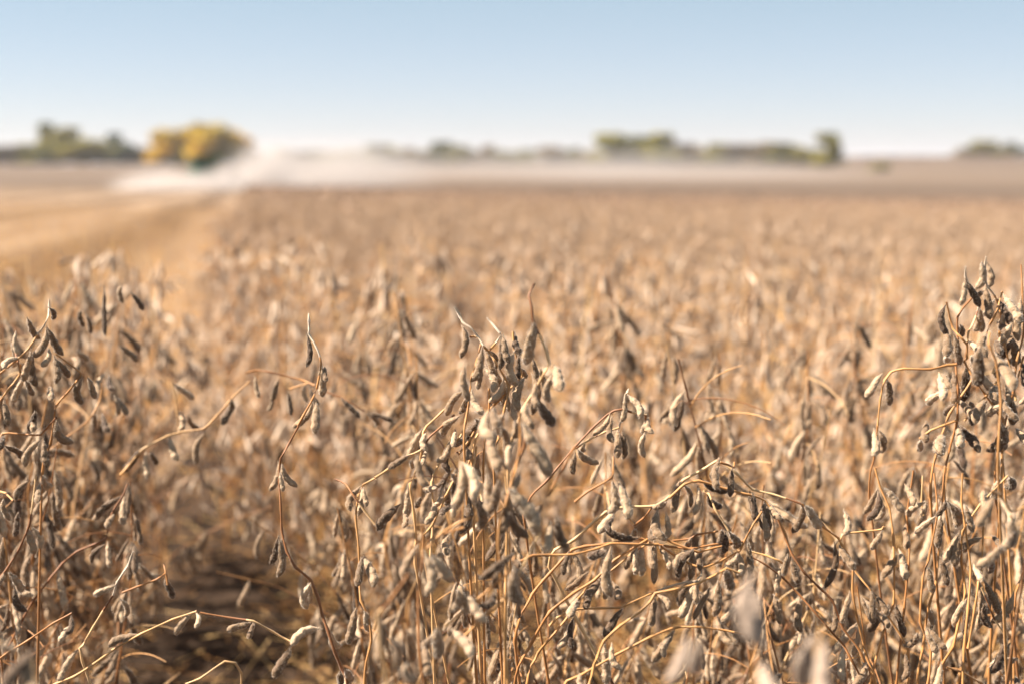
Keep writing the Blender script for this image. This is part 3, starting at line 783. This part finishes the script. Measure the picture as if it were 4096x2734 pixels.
def copy_tree(o, parent=None):
    c = o.copy(); COL.objects.link(c)
    if parent is not None: c.parent = parent
    for ch in KIDS.get(o.name, ()):
        k = ch.copy(); COL.objects.link(k); k.parent = c
    return c

# where the rows stand
ROWS = [-0.33, -0.02, 0.27] + [0.72 + 0.42 * k for k in range(0, 340)]
def row_pts(y0, y1, spacing, prng, wedge=0.40, jit=0.05):
    out = []
    for x0 in ROWS:
        s = max(y0, 3.9 if x0 == -0.02 else 0) + prng.uniform(0, spacing)
        while s < min(y1, 4.3 if x0 == -0.33 else y1):
            x = x0 - 0.186 * s + prng.normal() * jit
            if -wedge * s - 0.25 < x < wedge * s + 0.25:
                out.append((x, s))
            s += spacing * prng.uniform(0.6, 1.4)
    return out

prng = np.random.default_rng(2024)
near = row_pts(1.75, 7.6, 0.12, prng) + [(-0.50 - 0.186 * t + prng.normal() * 0.05, t) for t in np.arange(1.75, 3.6, 0.13)] + [(-0.36 - 0.186 * t + prng.normal() * 0.04, t) for t in np.arange(1.8, 4.0, 0.15)]
near.sort(key=lambda p: p[1])
# fill under the traced plants: shorter ones in their rows
low_fill = [(0.20, 1.62, 0.60), (0.30, 1.70, 0.66), (0.24, 1.80, 0.70), (0.38, 1.62, 0.55), (0.36, 1.78, 0.64), (0.52, 1.62, 0.62), (0.70, 1.58, 0.66), (0.82, 1.78, 0.80), (-0.10, 1.62, 0.58), (-0.14, 1.78, 0.66),
            (0.60, 1.86, 0.74), (0.08, 1.86, 0.72), (-0.70, 1.84, 0.78), (0.45, 1.70, 0.60), (0.0, 1.66, 0.72), (0.10, 1.72, 0.76), (-0.04, 1.78, 0.70), (0.66, 1.66, 0.74), (0.58, 1.74, 0.78), (0.50, 1.80, 0.66), (0.74, 1.76, 0.8), (-0.62, 1.74, 0.74), (-0.56, 1.80, 0.68), (0.44, 1.88, 0.62), (0.03, 1.60, 0.62)]
spots = [(x, y, h) for x, y, h in low_fill] + [(x, y, None) for x, y in near if y > 1.85]
spots = spots[:286]
PARTED = 80
GROUP_NEAR = 'soybean plants of the rows just behind the sharp ones'
GROUP_MID = 'blurred soybean plants of the middle rows'
protos = []
for k in range(12):
    pr = np.random.default_rng(500 + k)
    protos.append(parted_plant(pr, 0.84, (0, 0, 0), 0, 1))
KIDS = {}
for o in COL.objects:
    if o.parent is not None:
        KIDS.setdefault(o.parent.name, []).append(o)
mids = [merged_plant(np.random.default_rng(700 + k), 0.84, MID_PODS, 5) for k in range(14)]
used = set()
src_objs = {}
for i, (x, y, h) in enumerate(spots):
    if h is None:
        h = float(np.clip(prng.normal(0.845, 0.045), 0.70, 0.95))
    loc = (x, y, float(terrain(x, y)) - 0.005)
    if i < PARTED:
        k = i % 12
        o = protos[k] if k not in used else copy_tree(protos[k])
        used.add(k)
        lab = 'soybean plant in the soft rows just behind the sharp front plants'
        tag(o, lab, 'soybean plant', GROUP_NEAR)
    else:
        k = int(prng.integers(0, 14))
        o = mesh_obj('soybean_plant', mids[k])
        src_objs.setdefault(k, o)
        tag(o, 'blurred soybean plant of the middle rows, beyond the soft plants behind the sharp ones', 'soybean plant', GROUP_MID)
    o.location = loc
    o.rotation_euler = (0, 0, prng.uniform(0, 6.28))
    o.scale = (h / 0.84,) * 3
y_last = spots[-1][1]

# ------------------------------------------------------------------ the rest of the crop: too many to count
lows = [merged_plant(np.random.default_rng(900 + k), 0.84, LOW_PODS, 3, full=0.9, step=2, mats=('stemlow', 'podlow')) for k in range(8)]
pts = []
pr = np.random.default_rng(31)
for y0, y1, sp in ((y_last + 0.02, 14, 0.13), (14, 24, 0.17), (24, 40, 0.30), (40, 70, 1.5), (70, 110, 6.0), (110, 163, 6.0)):
    pts += row_pts(y0, y1, sp, pr, wedge=0.40, jit=0.06)
pts = np.array(pts)
Zp = terrain(pts[:, 0], pts[:, 1])
me = bpy.data.meshes.new('soybean_crop')
me.vertices.add(len(pts))
me.vertices.foreach_set('co', np.column_stack([pts, Zp]).astype(np.float32).ravel())
def attr(nm, typ, val):
    a = me.attributes.new(nm, typ, 'POINT'); a.data.foreach_set('value', val)
attr('turn', 'FLOAT', pr.uniform(0, 6.28, len(pts)).astype(np.float32))
attr('size', 'FLOAT', np.clip(pr.normal(1.0, 0.07, len(pts)), 0.82, 1.18).astype(np.float32))
far_i = pts[:, 1] > 14
attr('pick', 'INT', np.where(far_i, pr.integers(0, 8, len(pts)), pr.integers(0, 8, len(pts))).astype(np.int32))
me.update()
crop = mesh_obj('soybean_crop', me)
tag(crop, 'dry brown soybean crop stretching away in a blur to the far field edge', 'crop', kind='stuff')
# eight low plants that stand in the crop themselves and give their shape to the rest
low_objs = []
ng = bpy.data.node_groups.new('scatter_crop', 'GeometryNodeTree')
ng.interface.new_socket('Geometry', in_out='INPUT', socket_type='NodeSocketGeometry')
ng.interface.new_socket('Geometry', in_out='OUTPUT', socket_type='NodeSocketGeometry')
gi = ng.nodes.new('NodeGroupInput'); go = ng.nodes.new('NodeGroupOutput')
iop = ng.nodes.new('GeometryNodeInstanceOnPoints')
join = ng.nodes.new('GeometryNodeJoinGeometry')
for k in range(8):
    x, y = row_pts(y_last + 0.2 + 0.3 * k, y_last + 0.9 + 0.3 * k, 0.14, pr)[3 + k]
    o = mesh_obj('soybean_plant', lows[k], None, (x, y, float(terrain(x, y)) - 0.005))
    tag(o, 'blurred soybean plant of the middle rows, beyond the soft plants behind the sharp ones', 'soybean plant', GROUP_MID)
    oi = ng.nodes.new('GeometryNodeObjectInfo'); oi.transform_space = 'ORIGINAL'
    oi.inputs['Object'].default_value = o; oi.inputs['As Instance'].default_value = False
    g2 = ng.nodes.new('GeometryNodeGeometryToInstance')
    ng.links.new(oi.outputs['Geometry'], g2.inputs[0]); ng.links.new(g2.outputs[0], join.inputs[0])
def named(nm, typ):
    n = ng.nodes.new('GeometryNodeInputNamedAttribute'); n.data_type = typ; n.inputs['Name'].default_value = nm
    return next(s for s in n.outputs if s.enabled and s.name == 'Attribute')
cx = ng.nodes.new('ShaderNodeCombineXYZ')
ng.links.new(named('turn', 'FLOAT'), cx.inputs['Z'])
ng.links.new(gi.outputs[0], iop.inputs['Points'])
ng.links.new(join.outputs[0], iop.inputs['Instance'])
iop.inputs['Pick Instance'].default_value = True
ng.links.new(named('pick', 'INT'), iop.inputs['Instance Index'])
ng.links.new(cx.outputs[0], iop.inputs['Rotation'])
ng.links.new(named('size', 'FLOAT'), iop.inputs['Scale'])
ng.links.new(iop.outputs['Instances'], go.inputs[0])
md = crop.modifiers.new('scatter', 'NODES'); md.node_group = ng
print('crop instances', len(pts))

# closed canopy of the distant crop
cy_ = np.concatenate([np.arange(18, 40, 0.35), np.geomspace(40, 166, 150)])
nx = 260
T = np.linspace(0, 1, nx)
X = np.stack([edge_x(y) + (0.46 * y + 2 - edge_x(y)) * T for y in cy_]); Y = np.repeat(cy_[:, None], nx, 1)
Zc = terrain(X, Y) + 0.60 + 0.16 * sstep(18, 60, Y) + 0.07 * rng.normal(size=X.shape) - 0.05 * (1 - sstep(18, 25, Y))
Zc[:, 0] = terrain(X[:, 0], Y[:, 0]); Zc[-1] = terrain(X[-1], Y[-1])
Vc = np.stack([X, Y, Zc], -1).reshape(-1, 3)
i = np.arange(len(cy_) - 1)[:, None] * nx; j = np.arange(nx - 1)[None]
Fc = np.stack([i + j, i + j + 1, i + nx + j + 1, i + nx + j], -1).reshape(-1, 4)
can = mesh_obj('crop_canopy', np_mesh('crop_canopy', Vc, Fc, M['canopy'], smooth=False))
tag(can, 'closed brown canopy of the distant soybean crop up to its far edge', 'crop', kind='stuff')

# ------------------------------------------------------------------ litter and stubble
def bits(name, n, xf, y0, y1, lmin, lmax, w, mat, flat=0.25, lift=0.01, power=1.0, seed=1, label='', cat='litter'):
    q = np.random.default_rng(seed)
    y = y0 + (y1 - y0) * q.uniform(size=n) ** power
    lo, hi = xf(y)
    x = lo + (hi - lo) * q.uniform(size=n)
    z = terrain(x, y) + lift
    a = q.uniform(0, 6.28, n); e = q.normal(size=n) * flat
    if flat > 1: e = 1.2 + q.normal(size=n) * 0.3
    D = np.stack([np.cos(a) * np.cos(e), np.sin(a) * np.cos(e), np.abs(np.sin(e))], -1)
    L = q.uniform(lmin, lmax, n)[:, None]
    S = np.cross(D, q.normal(size=(n, 3))); S /= np.linalg.norm(S, axis=1)[:, None]
    U = np.cross(D, S)
    P = np.stack([x, y, z], -1)
    if flat <= 1: P = P - D * L * 0.5 * np.array([1, 1, 0])
    V = []
    for c, s_ in ((1, 0), (-.5, .87), (-.5, -.87)):
        V.append(P + w * (c * S + s_ * U)); V.append(P + D * L + w * 0.7 * (c * S + s_ * U))
    V = np.stack(V, 1).reshape(-1, 3)
    b = np.arange(n)[:, None] * 6
    F = np.concatenate([b + np.array([[0, 2, 3, 1]]), b + np.array([[2, 4, 5, 3]]), b + np.array([[4, 0, 1, 5]])])
    o = mesh_obj(name, np_mesh(name, V, F, mat, None, np.repeat(q.uniform(0, 1, n), 6)))
    return tag(o, label, cat, kind='stuff')
bits('crop_litter', 14000, lambda y: (0.10 - 0.186 * y, 0.42 * y + .3), 1.5, 8, 0.04, 0.16, 0.0015, M['straw'], seed=5, label='dry stalk litter lying on the soil between the soybean rows')
bits('crop_litter', 900, lambda y: (-0.42 * y - .2, 0.10 - 0.186 * y), 1.5, 8, 0.04, 0.2, 0.0014, M['straw'], seed=15, label='sparse dry stalks on the dark bare soil gap at left', cat='litter')
bits('stubble', 30000, lambda y: (-0.45 * y - 1, edge_x(y) - 0.1), 3, 60, 0.05, 0.14, 0.003, M['straw'], flat=2.0, lift=0.0, power=1.5, seed=6, label='short cut stubble standing on the harvested strip at left', cat='stubble')

# ------------------------------------------------------------------ trees
def leaf_mat(name, stops):
    m = plant_mat(name, stops, noise_scale=0.4, noise_amt=0.3, rough=0.7, transl=0.25, spec=0.2)
    return m
LEAF = {
    'olive': leaf_mat('leaf_olive', [(0.0, (0.085, 0.085, 0.014)), (0.5, (0.19, 0.175, 0.028)), (1.0, (0.36, 0.28, 0.04))]),
    'yellow': leaf_mat('leaf_yellow', [(0.0, (0.18, 0.135, 0.01)), (0.4, (0.52, 0.35, 0.018)), (1.0, (0.80, 0.46, 0.03))]),
    'green': leaf_mat('leaf_green', [(0.0, (0.04, 0.053, 0.02)), (0.5, (0.09, 0.105, 0.03)), (1.0, (0.19, 0.18, 0.045))]),
    'brown': leaf_mat('leaf_brown', [(0.0, (0.13, 0.095, 0.055)), (0.5, (0.24, 0.175, 0.09)), (1.0, (0.36, 0.26, 0.12))]),
}
M['bark'] = simple_mat('bark', (0.10, 0.075, 0.055), 0.9)
def crown_mesh(mat, seed, n=3400, squat=1.0):
    q = np.random.default_rng(seed)
    nb = 18
    c = q.uniform(-1, 1, size=(nb, 3)) * np.array([0.36, 0.36, 0.42]); r = q.uniform(0.16, 0.28, nb)
    c[:, 2] += 0.55
    c[:, :2] *= np.sqrt(np.clip(1 - (np.maximum(c[:, 2:3] - 0.45, 0) / 0.75) ** 2, 0.1, 1))
    c[:, 2] = np.where(np.arange(nb) % 3 == 0, 0.16, c[:, 2])
    k = q.integers(0, nb, n)
    d = q.normal(size=(n, 3)); d /= np.linalg.norm(d, axis=1)[:, None]
    P = c[k] + d * r[k][:, None] * q.uniform(0.55, 1.05, (n, 1))
    lo, hi = P.min(0), P.max(0)
    P = (P - (lo + hi) / 2 * np.array([1, 1, 0]) - np.array([0, 0, lo[2]])) / (hi - lo)
    P[:, 2] = P[:, 2] * 0.97 + 0.03
    nrm = d + q.normal(size=(n, 3)) * 0.5; nrm /= np.linalg.norm(nrm, axis=1)[:, None]
    A = np.cross(nrm, q.normal(size=(n, 3))); A /= np.linalg.norm(A, axis=1)[:, None]; B = np.cross(nrm, A)
    s = q.uniform(0.024, 0.050, (n, 1))
    V = np.stack([P - A * s * 1.4, P - B * s, P + A * s * 1.4, P + B * s], 1).reshape(-1, 3)
    F = np.arange(4 * n).reshape(-1, 4)
    return np_mesh('crown', V, F, mat, None, np.repeat(np.clip(q.uniform(0, 1, nb)[k] * 0.6 + q.uniform(0, .4, n), 0, .98), 4), smooth=False)
CROWN = {k: [crown_mesh(m, 40 + 7 * i + len(k)) for i in range(3)] for k, m in LEAF.items()}
tb = MB()
tb.add(*tube(catmull([(0, 0, -0.03), (0.01, 0, 0.15), (-0.01, 0.01, 0.35), (0.0, 0, 0.6)], 0.06), np.linspace(0.035, 0.01, 11)[:len(catmull([(0, 0, -0.03), (0.01, 0, 0.15), (-0.01, 0.01, 0.35), (0.0, 0, 0.6)], 0.06))] if False else 0.022, 7))
for a in (0.3, 1.7, 2.9, 4.2, 5.4):
    tb.add(*tube(catmull([(0, 0, 0.22), (0.08 * math.cos(a), 0.08 * math.sin(a), 0.38), (0.22 * math.cos(a), 0.22 * math.sin(a), 0.6)], 0.06), 0.010, 5))
TRUNK = tb.mesh('trunk', [M['bark']])

def at_px(u, d):                    # x at distance d for a column of the photograph (2349 wide)
    return (u - 1174.5) / 3262.0 * d

def tree(u, hw, top, kind, d, label, group, base=None):
    x = at_px(u, d); z = float(terrain(x, d))
    ztop = CAM_H + (375 - top) / 3262.0 * d
    h = max(2.0, ztop - z) * 1.08
    w = 2.8 * hw / 3262.0 * d
    root = empty('tree', (x, d, z))
    tag(root, label, 'tree', group)
    q = random.random()
    c = mesh_obj('crown', random.choice(CROWN[kind]), root); c.scale = (w, w, h); c.rotation_euler = (0, 0, 6.28 * q)
    t = mesh_obj('trunk', TRUNK, root); t.scale = (h * 0.9, h * 0.9, h)
    return root
GL, GY, GM, GR, GH = ('green and olive trees at the left end of the horizon', 'yellow autumn trees behind the dust', 'small hazy trees along the middle of the horizon',
                      'hazy olive trees right of centre on the horizon', 'trees on the hill at the far right')
L_left = ['dark low tree at the far left end of the horizon', 'low olive tree between the dark edge tree and the tall narrow one', 'tall narrow olive tree, highest of the left group',
          'broad round olive tree beside the tall narrow one', 'small grey green tree between the round olive tree and yellow ones', 'brownish low tree touching the left side of the yellow trees',
          'low brownish tree behind the gap of the left group', 'small green tree just right of the broad round one', 'orange tinted low tree between the tall narrow and broad round olive trees', 'low olive tree between the grey green tree and the yellow clump']
for (u, hw, top, k, d), lab in zip([(8, 45, 338, 'brown', 680), (85, 52, 334, 'olive', 690), (138, 40, 290, 'olive', 690), (198, 60, 300, 'olive', 680), (292, 40, 312, 'green', 700), (340, 34, 340, 'brown', 700), (45, 40, 350, 'brown', 705), (248, 30, 332, 'green', 700), (170, 40, 335, 'yellow', 704), (318, 38, 346, 'olive', 706)], L_left):
    tree(u, hw, top, k, d, lab, GL)
for (u, hw, top, k, d), lab in zip([(404, 54, 314, 'yellow', 610), (450, 54, 300, 'yellow', 620), (505, 52, 292, 'yellow', 612), (424, 24, 352, 'olive', 600), (545, 42, 305, 'yellow', 640), (436, 58, 300, 'yellow', 604)],
                                   ['lower yellow tree at the left of the yellow clump', 'orange yellow tree in the middle of the yellow clump', 'tallest yellow tree with orange top above the dust', 'dark shaded low tree under the yellow ones', 'yellow tree half lost in dust at the right of the clump', 'golden tree filling the dip between the lower left yellow tree and the orange one']):
    tree(u, hw, top, k, d, lab, GY)
mid = [(650, 45, 350, 'brown'), (740, 40, 348, 'olive'), (800, 38, 348, 'olive'), (868, 38, 336, 'olive'), (925, 32, 342, 'brown'), (968, 26, 352, 'brown'), (1012, 24, 330, 'green'), (1058, 30, 338, 'olive'), (1112, 18, 336, 'brown'), (1165, 30, 352, 'olive'), (1218, 26, 355, 'olive'),
       (1265, 34, 340, 'brown'), (1312, 24, 343, 'green'), (1352, 24, 345, 'brown')]
for u, hw, top, k in mid:
    lab = {(1012): 'dark green tree, darkest of the hazy middle treeline', 1112: 'thin spiky brownish tree alone in the middle treeline'}.get(u, 'small hazy autumn tree in the low middle treeline')
    tree(u, hw, top, k, 700 + random.uniform(-12, 12), lab, GM)
rt = [(1405, 42, 313, 'olive'), (1462, 44, 318, 'olive'), (1510, 40, 311, 'olive'), (1560, 40, 334, 'brown'), (1620, 45, 334, 'olive'), (1680, 42, 334, 'brown'), (1740, 45, 330, 'brown'), (1795, 40, 334, 'olive'), (1845, 36, 338, 'olive')]
for u in range(590, 1900, 42):
    tree(u + random.uniform(-10, 10), random.uniform(28, 40), random.uniform(346, 354), random.choice(['olive', 'brown', 'olive']), 715 + random.uniform(-8, 8), 'low pale tree in the continuous hazy belt along the middle of the horizon', GM)
for u, hw, top, k in rt:
    lab = {1405: 'rounded olive tree at the left end of the taller right group', 1510: 'tallest broad olive tree right of the centre'}.get(u, 'pale hazy tree in the long clump right of centre')
    tree(u, hw, top, k, 660 + random.uniform(-12, 12), lab, GR)
tree(1890, 26, 312, 'olive', 560, 'tall narrow olive tree ending the right clump of trees', GR)
bsh = tree(2012, 20, 376, 'olive', 480, 'small lone bush out on the pale field at right', 'lone bushes'); bsh['category'] = 'bush'; bsh.name = 'bush'
for (u, hw, top, k), lab in zip([(2222, 32, 336, 'brown'), (2252, 30, 326, 'olive'), (2285, 28, 336, 'brown'), (2322, 24, 330, 'green')],
                                ['brownish tree at the left end of the hilltop group', 'olive tree, highest of the hilltop group', 'brownish tree in the dip of the hilltop group', 'dark tree at the right end of the hilltop group']):
    tree(u, hw, top, k, 960, lab, GH)

# ------------------------------------------------------------------ combine harvester
PAINT = simple_mat('green_paint', (0.018, 0.075, 0.03), 0.45, noise=0.15)
RUB = simple_mat('tyre_rubber', (0.03, 0.028, 0.026), 0.85)
YEL = simple_mat('yellow_paint', (0.60, 0.42, 0.03), 0.45, noise=0.1)
DARK = simple_mat('dark_metal', (0.05, 0.05, 0.05), 0.5)
GLASS = simple_mat('cab_glass', (0.03, 0.04, 0.045), 0.08, spec=0.8, noise=0.05)
import bmesh
def bevel_box(dims_list, mat, name, parent, bev=0.05):
    bm = bmesh.new()
    for (cx_, cy0, cz), (sx, sy, sz), taper in dims_list:
        r = bmesh.ops.create_cube(bm, size=1.0)
        for v in r['verts']:
            k = taper if v.co.z > 0 else 1.0
            v.co = Vector((cx_ + v.co.x * sx * k, cy0 + v.co.y * sy * k, cz + v.co.z * sz))
    bmesh.ops.bevel(bm, geom=bm.edges[:], offset=bev, segments=2, affect='EDGES', clamp_overlap=True)
    me = bpy.data.meshes.new(name); bm.to_mesh(me); bm.free(); me.materials.append(mat)
    return mesh_obj(name, me, parent)
def wheel(parent, x, y, r, w):
    def disc(rr, ww, seg=28, inner=0.0):
        prof = [(inner, -ww / 2), (rr * 0.93, -ww / 2), (rr, -ww * 0.32), (rr, ww * 0.32), (rr * 0.93, ww / 2), (inner, ww / 2)]
        a = np.linspace(0, 2 * math.pi, seg, endpoint=False)
        V = np.array([[px_, rad * math.cos(t), rad * math.sin(t)] for rad, px_ in prof for t in a]); n = len(prof)
        i = np.arange(n - 1)[:, None] * seg; j = np.arange(seg)[None]; k = (j + 1) % seg
        return V, np.stack([i + j, i + k, i + seg + k, i + seg + j], -1).reshape(-1, 4)
    e = bpy.data.objects.new('wheel', None); COL.objects.link(e); e.parent = parent; e.location = (x, y, r)
    b = MB(); b.add(*disc(r, w, inner=r * 0.5)); mesh_obj('tyre', b.mesh('tyre', [RUB]), e)
    b = MB(); b.add(*disc(r * 0.52, w * 0.7)); mesh_obj('rim', b.mesh('rim', [YEL]), e)
cd = 173.0
cxp = at_px(472, cd)
comb = empty('combine_harvester', (cxp, cd, float(terrain(cxp, cd))))
comb.rotation_euler = (0, 0, R(18))
tag(comb, 'green combine harvester half hidden in the dust before the yellow trees', 'combine')
bevel_box([((0, 0.2, 1.9), (2.7, 5.6, 1.7), 0.96), ((0, -2.6, 1.8), (2.3, 1.4, 1.9), 0.8)], PAINT, 'body', comb)
bevel_box([((0, 0.6, 3.25), (2.4, 2.8, 0.8), 1.0), ((0, 0.6, 3.95), (2.9, 3.2, 0.5), 1.12)], PAINT, 'grain_tank', comb)
cab = bevel_box([((0, 3.3, 2.55), (1.8, 1.5, 0.5), 1.0), ((0, 3.3, 4.05), (2.0, 1.8, 0.28), 0.9)], PAINT, 'cab', comb)
bevel_box([((0, 3.3, 3.35), (1.75, 1.55, 1.15), 1.03)], GLASS, 'window', cab, 0.08)
bevel_box([((0, 4.2, 1.3), (1.3, 1.8, 0.9), 0.9)], PAINT, 'feeder_house', comb)
hd = bevel_box([((0, 5.4, 0.75), (8.5, 0.9, 0.9), 0.9), ((0, 5.95, 0.35), (8.6, 0.6, 0.25), 0.8)], PAINT, 'header', comb)
rb = MB()
for k in range(6):
    a = k * math.pi / 3
    rb.add(*tube(np.array([[-4.1, 6.0 + 0.5 * math.cos(a), 1.15 + 0.5 * math.sin(a)], [4.1, 6.0 + 0.5 * math.cos(a), 1.15 + 0.5 * math.sin(a)]]), 0.04, 6))
rb.add(*tube(np.array([[-4.2, 6.0, 1.15], [4.2, 6.0, 1.15]]), 0.12, 8))
mesh_obj('reel', rb.mesh('reel', [YEL]), hd)
ab = MB(); ab.add(*tube(np.array([[1.45, 1.6, 3.2], [1.6, 1.2, 3.6], [1.6, -3.6, 3.9], [1.6, -4.0, 3.75]]), 0.2, 12)); mesh_obj('unloading_auger', ab.mesh('unloading_auger', [PAINT]), comb)
eb = MB(); eb.add(*tube(np.array([[-0.8, -1.6, 2.6], [-0.8, -1.6, 3.9]]), 0.09, 10)); mesh_obj('exhaust_pipe', eb.mesh('exhaust_pipe', [DARK]), comb)
bevel_box([((0, -3.5, 1.35), (2.0, 0.7, 0.7), 1.0)], DARK, 'straw_spreader', comb)
for sx in (-1, 1):
    wheel(comb, sx * 1.65, 2.4, 0.98, 0.75)
    wheel(comb, sx * 1.45, -2.3, 0.65, 0.5)

# ------------------------------------------------------------------ dust and haze
def volume_mat(name, color, density, aniso=0.0, noise=None, fall=None):
    m, nt, out = new_mat(name)
    L = nt.links
    p = nt.nodes.new('ShaderNodeVolumePrincipled')
    p.inputs['Color'].default_value = (*color, 1)
    p.inputs['Anisotropy'].default_value = aniso
    if noise is None:
        p.inputs['Density'].default_value = density
    else:
        tc = nt.nodes.new('ShaderNodeTexCoord')
        ln = nt.nodes.new('ShaderNodeVectorMath'); ln.operation = 'LENGTH'
        L.new(tc.outputs['Object'], ln.inputs[0])
        f = nt.nodes.new('ShaderNodeMapRange'); f.interpolation_type = 'SMOOTHSTEP'
        f.inputs['From Min'].default_value = 1.0; f.inputs['From Max'].default_value = fall
        f.inputs['To Min'].default_value = 0.0; f.inputs['To Max'].default_value = 1.0
        L.new(ln.outputs['Value'], f.inputs['Value'])
        nz = nt.nodes.new('ShaderNodeTexNoise'); nz.inputs['Scale'].default_value = noise; nz.inputs['Detail'].default_value = 3
        L.new(tc.outputs['Object'], nz.inputs['Vector'])
        g1 = nt.nodes.new('ShaderNodeMapRange'); g1.inputs['From Min'].default_value = 0.28; g1.inputs['From Max'].default_value = 0.66
        L.new(nz.outputs['Fac'], g1.inputs['Value'])
        mu = nt.nodes.new('ShaderNodeMath'); mu.operation = 'MULTIPLY'
        L.new(f.outputs['Result'], mu.inputs[0]); L.new(g1.outputs['Result'], mu.inputs[1])
        m2 = nt.nodes.new('ShaderNodeMath'); m2.operation = 'MULTIPLY'; m2.inputs[1].default_value = density
        L.new(mu.outputs[0], m2.inputs[0]); L.new(m2.outputs[0], p.inputs['Density'])
    L.new(p.outputs['Volume'], out.inputs['Volume'])
    return m
def ball():
    bm = bmesh.new(); bmesh.ops.create_icosphere(bm, subdivisions=3, radius=1.0)
    me = bpy.data.meshes.new('dust'); bm.to_mesh(me); bm.free()
    return me
def dust(u0, u1, ytop, ybot, d, depth, dens, noise, label, seed, fall=0.15):
    x = at_px((u0 + u1) / 2, d); sx = (u1 - u0) / 2 / 3262 * d
    zt = CAM_H + (375 - ytop) / 3262 * d; zb = CAM_H + (375 - ybot) / 3262 * d
    me = ball(); me.materials.append(volume_mat('dust', (0.68, 0.625, 0.59), dens, 0.2, noise, fall))
    o = mesh_obj('dust', me, None, (x, d, (zt + zb) / 2)); o.scale = (sx, depth, (zt - zb) / 2)
    return tag(o, label, 'dust', kind='stuff')
dust(225, 606, 392, 478, 167, 4, 0.75, 1.6, 'low white dust bank rolling along the stubble behind the cut crop edge', 1, fall=0.6)
dust(415, 590, 377, 474, 170, 4, 0.9, 1.3, 'dense white dust boiling up round the combine harvester', 6, fall=0.5)
dust(505, 720, 305, 480, 180, 8, 0.42, 1.2, 'taller dust billow rising right of the combine harvester', 5)
dust(230, 500, 360, 470, 186, 8, 0.12, 1.5, 'paler dust spreading left behind the combine harvester', 2)
dust(480, 1050, 296, 500, 205, 14, 0.16, 1.2, 'thin tall dust drifting right from the dense cloud', 3)
dust(400, 2150, 318, 510, 330, 45, 0.017, 1.8, 'faint dust veil hanging over the far field in front of the trees', 4, fall=0.45)

hz = bpy.data.meshes.new('haze')
bm = bmesh.new(); bmesh.ops.create_cube(bm, size=1.0); bm.to_mesh(hz); bm.free()
hz.materials.append(volume_mat('haze', (0.90, 0.93, 1.0), 0.00010, 0.2))
hazo = mesh_obj('haze', hz, None, (0, 2950, 0)); 
zlo = float(min(terrain(np.linspace(-4500, 4500, 91)[:, None], np.linspace(-8, 6000, 300)[None]).min(), -10)) - 1
hazo.scale = (9500, 6150, 40 - zlo); hazo.location = (0, 2990, (40 + zlo) / 2)
tag(hazo, 'thin pale haze over the distant fields', 'haze', kind='stuff')
